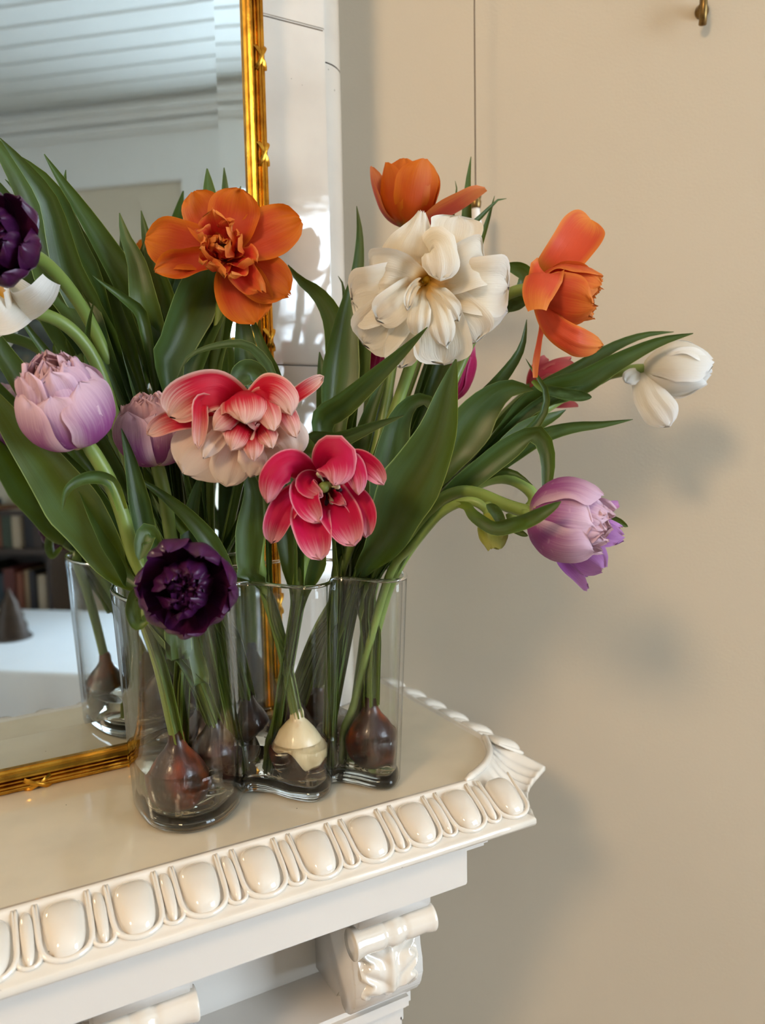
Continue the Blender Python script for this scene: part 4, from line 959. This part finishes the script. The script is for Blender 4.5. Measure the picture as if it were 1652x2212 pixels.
# -- deep pink
p = Plant('deep pink tulip with white rimmed petals bowing forward', (.214, .556), None, stem=[(706, 1048, .495), (706, 1085, .525), (672, 1160, .55), (646, 1240, .555), (640, 1310, .555)])
h = Head(p.root, at(704, 1052, .487), (-.02, -.05, 1.0))
cupp = lambda u: max(.03, 1.04*(1-(1-min(1, u/.42))**2)**.5*(1-.35*u*u))
for w, cup, pts in ((72, .9, [(586, 1172, .470), (600, 1122, .466), (632, 1078, .474), (694, 1058, .500)]), (78, -.9, [(578, 1085, .462), (592, 1030, .458), (636, 1002, .466), (694, 1050, .500)]), (66, .9, [(828, 1046, .468), (800, 1012, .466), (758, 1000, .474), (708, 1050, .500)]),
                    (66, .8, [(790, 1160, .468), (785, 1108, .470), (760, 1072, .478), (712, 1056, .500)]), (96, .7, [(764, 1178, .462), (744, 1130, .464), (722, 1088, .476), (706, 1058, .500)]), (96, .8, [(692, 1208, .462), (678, 1158, .462), (672, 1105, .474), (698, 1060, .500)]),
                    (104, -.8, [(722, 1048, .452), (728, 1016, .452), (716, 988, .462), (702, 1040, .498)]), (60, -.7, [(774, 1068, .460), (770, 1030, .458), (748, 1000, .466), (708, 1046, .498)]),
                    (74, .9, [(690, 1128, .462), (664, 1090, .462), (662, 1056, .474), (694, 1052, .500)]), (52, .9, [(696, 1072, .464), (664, 1052, .466), (672, 1036, .478), (698, 1048, .500)]), (34, .8, [(746, 1090, .468), (728, 1078, .474), (710, 1062, .498)])):
    pixel_petal(h, 'pink', pts, w, cup=cup, prof=cupp, ruf=.0020, seed=w, fold=.0004)
h.stamens(6, 15, 30, 'anther_pale'); h.stamens(4, 13, 42)
p.leaf([(872, 897), (800, 920), (735, 944), (680, 948), (640, 1000), (640, 1100)], 58, .505, .55, cup=.9, roll=25)
p.leaf([(600, 1000), (625, 1080), (630, 1170), (636, 1250)], 62, .54, .55, cup=.6)
p.leaf([(690, 1130), (680, 1190), (660, 1260)], 60, .56, .56, cup=.6)
p.done()
# -- dark purple, low in front
p = Plant('blackish purple tulip leaning against the front of the vase rim', (.117, .518), 'bulb', stem=[(392, 1262, .452), (340, 1268, .470), (296, 1292, .480), (283, 1345, .492)], sr=4.6)
h = Head(p.root, at(408, 1258, .452), (.16, -.06, 1.0))
def dark_bloom(h, R, phi0):
    for k in range(7):
        a = phi0+360*k/7+random.uniform(-9, 9); h.petal('purple', a, R*2.0*random.uniform(.92, 1.1), R*random.uniform(1.15, 1.5), 76, 46, -34+random.uniform(-14, 18), r0=3, cup=.8, ruf=1.6, jag=.8, crease=1.0)
    for w, (cnt, sc, lean) in enumerate(((7, .9, 62), (7, .76, 46), (6, .62, 32), (5, .48, 18))):
        for k in range(cnt):
            a = phi0+27*w+360*k/cnt+random.uniform(-15, 15)
            h.petal('purple', a, R*1.75*sc*random.uniform(.9, 1.1), R*random.uniform(.75, 1.05), lean+8, lean*0.45, -50+random.uniform(-18, 18), r0=2.4, z0=2+w*0.5, cup=1.0, ruf=2.4, jag=1.0, twist=random.uniform(-20, 20), n=14, m=9)
dark_bloom(h, 23.5, 12)
p.leaf([(328, 1302), (300, 1282), (288, 1318), (300, 1350), (330, 1318)], 34, .455, .462, foot=False, cup=1.0)
p.leaf([(368, 1190), (372, 1260), (376, 1340), (386, 1430)], 66, .505, .505, cup=.4, roll=10)
p.leaf([(412, 1330), (420, 1400), (430, 1480)], 30, .515, .52, cup=.5)
p.done()
# -- far left: dark purple in front, ivory behind, with the tall leaves
p = Plant('blackish purple tulip facing forward above the full mauve bloom', (.150, .574), None, stem=[(22, 545, .452), (72, 548, .478), (122, 590, .505), (172, 655, .530), (226, 760, .556), (296, 940, .574), (362, 1120, .578), (408, 1270, .572)])
h = Head(p.root, at(14, 545, .450), (.10, .02, 1.0)); dark_bloom(h, 24, 40)
p.leaf([(0, 298), (58, 362), (108, 430), (134, 510), (158, 590), (205, 680), (262, 790)], 78, .478, .545, cup=.8, roll=-22, ruf=.0025)
p.leaf([(-40, 270), (20, 350), (66, 430), (92, 510), (130, 610), (205, 740)], 96, .490, .54, cup=.5, roll=12, seed=2)
p.leaf([(30, 330), (92, 384), (128, 440), (160, 540), (215, 660)], 60, .515, .55, cup=.6)
p.leaf([(95, 333), (132, 392), (178, 460), (228, 540), (280, 630), (318, 730), (345, 850)], 74, .525, .575, cup=.9, roll=15)
p.leaf([(142, 367), (140, 430), (168, 510), (215, 590), (265, 700)], 46, .545, .58, cup=.7)
p.done()
p = Plant('ivory tulip with yellow flush cupping behind the dark purple one', (.172, .568), None, stem=[(0, 650, .497), (60, 672, .503), (130, 690, .512), (205, 775, .530), (262, 950, .545), (330, 1150, .548), (400, 1285, .552)])
h = Head(p.root, at(-4, 650, .497), (-.30, -.25, .92))
for k, ph in enumerate((-30, -75, -120, 165, 110, 60, 15)):
    h.petal('white', ph, 40, 38, 66, 54, 24, cup=.7, ruf=1.2, z0=k % 2)
pixel_petal(h, 'white2', [(110, 606, .470), (86, 640, .466), (45, 662, .474), (0, 648, .497)], 70, cup=.6, prof=lambda u: max(.05, math.sin(math.pi*min(1, u*.7+.14))**.6))
pixel_petal(h, 'white2', [(-30, 700, .468), (10, 672, .466), (25, 650, .478), (0, 648, .497)], 110, cup=.6)
p.leaf([(200, 595), (240, 625), (275, 652), (320, 740)], 30, .54, .57, cup=1.2, foot=True)
p.leaf([(203, 650), (194, 690), (190, 745), (215, 860)], 17, .50, .55, cup=1.0)
p.leaf([(258, 460), (272, 515), (296, 570), (312, 660), (340, 780)], 58, .575, .58, cup=.6)
p.leaf([(305, 455), (316, 505), (332, 570), (358, 650), (368, 740), (372, 850)], 62, .57, .575, cup=.8, roll=-15)
p.leaf([(312, 520), (303, 575), (322, 650), (345, 740), (360, 840)], 48, .565, .57, cup=.7)
p.leaf([(-60, 640), (-10, 740), (52, 834), (150, 960)], 62, .47, .52, cup=.6, roll=20)
p.leaf([(25, 762), (45, 783), (72, 806), (150, 900)], 17, .50, .53, cup=1.0)
p.leaf([(20, 650), (62, 712), (108, 775), (180, 900), (280, 1080)], 42, .505, .55, cup=1.0)
p.leaf([(117, 738), (120, 770), (160, 880)], 16, .525, .55, cup=1.0); p.leaf([(142, 732), (148, 760), (190, 880)], 16, .53, .55, cup=1.0)
p.done()
# -- upper orange
p = Plant('upright orange tulip rising behind the big ivory bloom', (.246, .574), 'bulb_dark', stem=[(874, 492, .615), (868, 600, .617), (852, 750, .612), (818, 950, .606), (775, 1120, .598), (742, 1260, .588)])
h = Head(p.root, at(876, 496, .615), (.06, .95, .26))
for ph, L, W, a0, a1, a2, kw in ((165, 58, 36, 84, 26, 6, {}), (205, 54, 40, 76, 14, -6, {}), (255, 56, 46, 76, 10, -8, dict(cup=.9)), (300, 58, 46, 74, 14, -4, dict(cup=.9)), (345, 68, 44, 88, 60, 50, dict(cup=.9)), (90, 56, 46, 74, 12, -6, {}), (40, 56, 44, 76, 18, 0, {})):
    kw = dict(dict(cup=.8), **kw); h.petal('coral' if ph in (345, 165) else 'orange', ph, L, W, a0, a1, a2, ruf=.8, z0=1 if ph % 4 else 0, **kw)
p.leaf([(1017, 338), (1010, 390), (1006, 445), (1000, 520), (960, 700), (890, 900)], 46, .65, .62, cup=.8, roll=20)
p.leaf([(983, 391), (986, 415), (975, 480), (940, 650), (880, 850)], 20, .655, .625, cup=1.0)
p.leaf([(770, 445), (776, 500), (774, 560), (766, 630), (760, 760), (752, 900)], 44, .625, .61, cup=.8, roll=10)
p.leaf([(730, 596), (742, 622), (745, 700), (745, 830)], 18, .625, .61, cup=.8)
p.leaf([(622, 572), (648, 604), (690, 636), (722, 690), (738, 770), (740, 880)], 60, .585, .60, cup=.5, roll=-15)
p.done()
# -- big ivory bloom
p = Plant('large frilled ivory tulip with a yellow heart', (.236, .528), None, stem=[(918, 642, .525), (895, 760, .56), (855, 880, .572), (805, 1020, .572), (765, 1150, .572), (735, 1265, .57)])
h = Head(p.root, at(918, 616, .546), (.0, -.04, 1.0)); h.f.data.materials[0] = M['yolk']
frill = lambda u: max(.03, (1-(1-min(1, u/.20))**2)**.5*(1-.62*u**1.6))
point = lambda u: (min(1, u*1.5+.10)**.9)*(1-.3*max(0, u-.7))
for w, cup, pf, pts in ((118, -.5, frill, [(1094, 672, .525), (1050, 664, .515), (985, 645, .518), (925, 622, .534)]), (84, .5, frill, [(866, 792, .522), (868, 745, .514), (885, 690, .516), (912, 632, .534)]), (138, .5, frill, [(958, 786, .520), (955, 735, .512), (940, 680, .516), (918, 628, .534)]),
                        (128, .5, frill, [(785, 742, .520), (822, 705, .511), (868, 660, .515), (910, 622, .534)]), (126, .45, frill, [(1026, 738, .520), (1005, 705, .512), (965, 660, .516), (922, 625, .534)]), (140, .4, frill, [(1098, 618, .518), (1050, 618, .508), (990, 616, .512), (925, 615, .534)]),
                        (140, .5, frill, [(760, 650, .515), (805, 640, .505), (858, 622, .510), (908, 615, .534)]), (124, .4, frill, [(990, 468, .517), (980, 515, .508), (958, 565, .512), (922, 608, .534)]), (118, .6, frill, [(1046, 560, .512), (1015, 570, .504), (970, 592, .510), (924, 610, .533)]),
                        (150, -.6, point, [(911, 456, .508), (902, 500, .501), (886, 555, .505), (908, 608, .533)]), (104, .6, frill, [(800, 588, .508), (836, 585, .499), (876, 596, .507), (910, 610, .533)]),
                        (96, -.8, frill, [(950, 604, .490), (952, 566, .487), (938, 530, .494), (915, 590, .528)]), (58, -.7, frill, [(902, 728, .497), (904, 690, .490), (910, 650, .500), (915, 615, .530)]), (64, -.7, frill, [(962, 748, .499), (954, 702, .491), (940, 655, .500), (920, 615, .530)]),
                        (50, -.6, frill, [(990, 692, .500), (970, 660, .494), (948, 636, .504), (922, 614, .530)]), (28, .8, frill, [(880, 668, .494), (884, 640, .492), (896, 618, .504), (912, 610, .530)]), (84, .5, frill, [(815, 690, .503), (846, 664, .498), (880, 636, .507), (910, 614, .530)])):
    pixel_petal(h, 'white', pts, w, cup=cup, prof=pf, ruf=.0028, seed=w, fold=.0006)
p.leaf([(923, 706), (872, 752), (802, 812), (742, 862), (690, 905), (700, 1000)], 66, .475, .53, cup=.9, roll=30)
p.leaf([(764, 588), (750, 650), (735, 730), (722, 820), (716, 920)], 92, .575, .575, cup=.9, roll=25)
p.leaf([(792, 660), (785, 730), (770, 800), (750, 900)], 72, .585, .585, cup=.6, roll=-20)
p.leaf([(840, 790), (815, 850), (790, 920), (765, 1030)], 40, .56, .565, cup=1.0)
p.done()
# -- biggest leaf belongs to the orange bloom on the right
p = Plant('orange red tulip turned sideways with one strap petal dangling', (.238, .546), None, stem=[(1142, 622, .555), (1092, 634, .565), (1040, 690, .58), (975, 830, .58), (895, 1000, .58), (830, 1150, .575), (792, 1265, .57)], sr=4.6)
h = Head(p.root, at(1150, 622, .552), (.92, -.22, .34))
for ph, L, W, a0, a1, a2, kw in ((300, 52, 40, 74, 14, -20, {}), (0, 50, 44, 70, 10, -24, {}), (60, 54, 42, 70, 10, -24, {}), (120, 54, 42, 66, 6, -24, {}), (180, 56, 40, 70, 20, 0, {}), (240, 54, 40, 70, 12, -20, {})):
    h.petal('orange_red', ph, L, W, a0, a1, a2, ruf=1.4, cup=.8, jag=1, **kw)
for w, (cnt, L, W, a) in enumerate(((6, 48, 26, 40), (6, 44, 22, 30), (5, 40, 18, 20))):
    for k in range(cnt): h.petal('orange_red', 22*w+360*k/cnt+random.uniform(-12, 12), L*random.uniform(.9, 1.12), W, a+14, 6, -34+random.uniform(-14, 14), cup=1.0, ruf=2.2, jag=1.2, z0=2+w, twist=random.uniform(-20, 20), n=15, m=9)
pixel_petal(h, 'orange_red', [(1276, 474, .565), (1256, 500, .553), (1224, 545, .546), (1180, 600, .553)], 116, cup=.75, prof=lambda u: max(.04, (1-(1-min(1, u/.5))**2)**.55*(1-.3*u*u)), ruf=.0010, seed=4)
pixel_petal(h, 'orange_red', [(1160, 668, .50), (1162, 630, .505), (1180, 590, .52), (1160, 610, .545)], 84, cup=-.8, prof=lambda u: max(.05, math.sin(math.pi*min(1, u*.75+.12))**.7))
pixel_petal(h, 'orange_red', [(1302, 746, .535), (1248, 738, .520), (1197, 705, .525), (1160, 640, .548)], 74, cup=-.9, prof=broad, ruf=.0018, fold=.0005, seed=2)
pixel_petal(h, 'coral', [(1156, 816, .55), (1157, 785, .55), (1165, 735, .55), (1172, 690, .55), (1158, 640, .552)], 34, cup=.8, prof=lambda u: (.32+.12*math.sin(u*9))+.9*u*u*(1.3-u))
p.leaf([(985, 776), (968, 850), (950, 930), (915, 1010), (870, 1090), (830, 1180)], 128, .515, .545, cup=.7, roll=-12, seed=3)
p.leaf([(936, 905), (930, 868), (895, 866), (862, 905), (842, 980), (830, 1070), (818, 1160)], 84, .535, .555, cup=.5, roll=20)
p.leaf([(1088, 572), (1135, 592), (1120, 640), (1060, 690)], 34, .585, .585, foot=False, cup=.9)
p.leaf([(1140, 650), (1105, 655), (1075, 660), (1040, 700)], 36, .575, .58, foot=False, cup=.8)
p.leaf([(1068, 423), (1052, 480), (1030, 545), (1000, 640), (950, 800), (880, 980)], 36, .635, .60, cup=1.0)
p.leaf([(1094, 429), (1076, 431), (1042, 464), (1012, 500), (985, 620), (930, 800)], 25, .64, .61, cup=1.0)
p.done()
# -- white, far right
p = Plant('closed white tulip reaching out sideways towards the beige wall', (.264, .506), 'bulb', stem=[(1398, 796, .615), (1320, 806, .622), (1240, 842, .622), (1120, 925, .612), (1005, 1035, .60), (905, 1130, .585), (855, 1245, .565)])
h = Head(p.root, at(1386, 798, .617), (.97, -.04, .16))
for ph, L, W, a0, a1, a2, kw in ((180, 60, 42, 76, 8, -38, {}), (60, 62, 48, 76, 6, -38, {}), (300, 62, 48, 76, 6, -38, {}), (120, 60, 48, 70, 2, -42, dict(z0=1)), (0, 60, 48, 70, 2, -42, dict(z0=1)), (240, 60, 48, 70, 2, -42, dict(z0=1)), (90, 54, 40, 60, 0, -46, dict(z0=2)), (210, 54, 40, 60, 0, -46, dict(z0=2)), (330, 54, 40, 60, 0, -46, dict(z0=2))):
    h.petal('white2', ph, L, W, a0, a1, a2, cup=.85, ruf=1.0, jag=.8, **kw)
pixel_petal(h, 'white2', [(1446, 920, .605), (1428, 892, .602), (1400, 850, .605), (1385, 800, .615)], 84, cup=-.6, prof=broad, ruf=.0015, fold=.0005, seed=3)
pixel_petal(h, 'white2', [(1352, 826, .61), (1366, 812, .61), (1390, 798, .617)], 40, cup=-.5, prof=broad, ruf=.001, fold=.0004)
p.leaf([(1497, 720), (1420, 737), (1330, 778), (1250, 822), (1165, 850), (1080, 930)], 66, .585, .60, cup=1.0, roll=20)
p.leaf([(1455, 717), (1390, 724), (1320, 752), (1245, 800), (1150, 860), (1060, 950)], 40, .615, .615, cup=.8)
p.leaf([(1367, 906), (1300, 916), (1235, 922), (1170, 940), (1100, 980), (1010, 1050)], 42, .59, .59, cup=.9, roll=15)
p.leaf([(1320, 818), (1270, 838), (1200, 856), (1100, 930)], 30, .615, .61, cup=1.0)
p.done()
# -- magenta behind
p = Plant('magenta tulip half hidden behind the big ivory bloom', (.262, .574), 'bulb_dark', stem=[(962, 866, .635), (922, 950, .63), (872, 1080, .62), (812, 1250, .605)])
h = Head(p.root, at(964, 870, .635), (.10, .96, .2))
for k, ph in enumerate((0, 60, 120, 180, 240, 300)): h.petal('magenta', ph, 56, 38, 76, 10, -14, cup=.85, ruf=.6, z0=k % 2)
p.leaf([(942, 792), (932, 850), (905, 930), (860, 1050)], 36, .60, .60, cup=.9)
p.leaf([(880, 830), (865, 900), (840, 1000), (805, 1130)], 48, .60, .60, cup=.7)
p.leaf([(1137, 690), (1122, 755), (1075, 820), (1015, 885), (955, 965), (890, 1060)], 56, .575, .59, cup=1.0, roll=25)
p.done()
p = Plant('magenta bud tulip showing between dark leaves left of the ivory bloom', (.228, .582), None, stem=[(800, 800, .645), (795, 900, .64), (775, 1050, .625), (735, 1255, .605)])
h = Head(p.root, at(802, 806, .645), (-.08, .97, .2))
for k, ph in enumerate((0, 60, 120, 180, 240, 300)): h.petal('magenta', ph, 42, 28, 70, 6, -20, cup=.85, ruf=.6, z0=k % 2)
p.leaf([(690, 760), (700, 840), (712, 940), (715, 1060)], 60, .61, .60, cup=.7)
p.leaf([(850, 760), (835, 850), (810, 960), (775, 1090)], 52, .61, .60, cup=.7)
p.done()
# -- rose red behind
p = Plant('rose red tulip peeping out below the sideways orange bloom', (.270, .550), None, stem=[(1150, 840, .655), (1085, 900, .650), (985, 1010, .636), (885, 1130, .616), (830, 1250, .585)])
h = Head(p.root, at(1142, 838, .655), (.9, .1, .2))
for k, ph in enumerate((0, 60, 120, 180, 240, 300)): h.petal('pinkred', ph, 46, 34, 78, 22, -6, cup=.85, ruf=.8, z0=k % 2)
pixel_petal(h, 'pinkred', [(1180, 772, .65), (1165, 790, .65), (1140, 835, .655)], 34, cup=.8)
p.leaf([(1278, 858), (1225, 852), (1172, 838), (1150, 822)], 26, .58, .58, foot=False, cup=1.0)
p.done()
# -- mauve, right
p = Plant('mauve peony tulip drooping to the right of the vase', (.270, .520), None, stem=[(1150, 1108, .495), (1092, 1092, .510), (1015, 1060, .53), (955, 1074, .54), (895, 1150, .55), (862, 1250, .55)])
h = Head(p.root, at(1146, 1110, .495), (.93, -.16, .30)); dbl_globe(h, ['mauve', 'mauve', 'rosemauve'], 27.5, 6, 6, phi0=30, reach=2.15)
p.leaf([(1180, 1150), (1182, 1060), (1184, 985), (1160, 936), (1100, 965), (1030, 1020), (960, 1080)], 52, .545, .56, cup=.8, roll=10)
p.leaf([(1135, 775), (1152, 806), (1176, 848), (1166, 898), (1116, 945), (1045, 990), (975, 1045)], 38, .56, .57, cup=1.3, roll=30)
p.leaf([(1152, 842), (1100, 838), (1050, 872), (1010, 925), (965, 1000)], 92, .575, .58, cup=.6, roll=10)
p.leaf([(1222, 885), (1195, 900), (1150, 920), (1080, 980)], 44, .60, .59, cup=.6)
p.leaf([(1140, 1158), (1105, 1142), (1085, 1128)], 14, .50, .505, foot=False, cup=1.0)
p.done()
p = Plant('violet tulip hidden behind the drooping mauve peony bloom', (.256, .538), None, stem=[(1205, 1140, .55), (1150, 1062, .545), (1085, 1028, .555), (1005, 1058, .56), (935, 1120, .565), (868, 1250, .565)])
h = Head(p.root, at(1198, 1140, .548), (.80, -.50, .1))
for k, ph in enumerate((0, 60, 120, 180, 240, 300)): h.petal('violet', ph, 50, 32, 80, 26, 4, cup=.85, ruf=1.2, jag=1, z0=k % 2)
pixel_petal(h, 'violet', [(1336, 1088, .55), (1310, 1096, .55), (1270, 1110, .55), (1215, 1138, .55)], 34, cup=.8)
p.leaf([(1356, 1138), (1330, 1125), (1290, 1115), (1230, 1120)], 18, .56, .56, foot=False, cup=.8)
p.leaf([(1150, 1048), (1110, 1022), (1060, 1022), (1000, 1060), (940, 1110)], 36, .53, .555, cup=1.2)
p.done()
# -- small green bud
p = Plant('small unopened green tulip bud nodding beside the drooping mauve bloom', (.250, .514), None, stem=[(1056, 1108, .50), (1040, 1082, .500), (1000, 1082, .506), (945, 1112, .517), (890, 1180, .526), (862, 1255, .530)], sr=3.4)
h = Head(p.root, at(1056, 1104, .50), (.16, -.98, .1), 'bud')
for k, ph in enumerate((0, 60, 120, 180, 240, 300)): h.petal('budgreen', ph, 28, 20, 66, 4, -34, cup=.95, ruf=.4, z0=k % 2, r0=2)
p.leaf([(1212, 1083, .447), (1150, 1116, .453), (1110, 1130, .468), (1070, 1138, .476), (1030, 1116, .484), (1010, 1094, .498), (985, 1088, .508)], 36, foot=False, cup=1.0, roll=15)
p.leaf([(1050, 1090), (1070, 1105), (1086, 1135), (1092, 1150)], 26, .49, .49, foot=False, cup=1.0)
p.done()
bpy.context.view_layer.update()
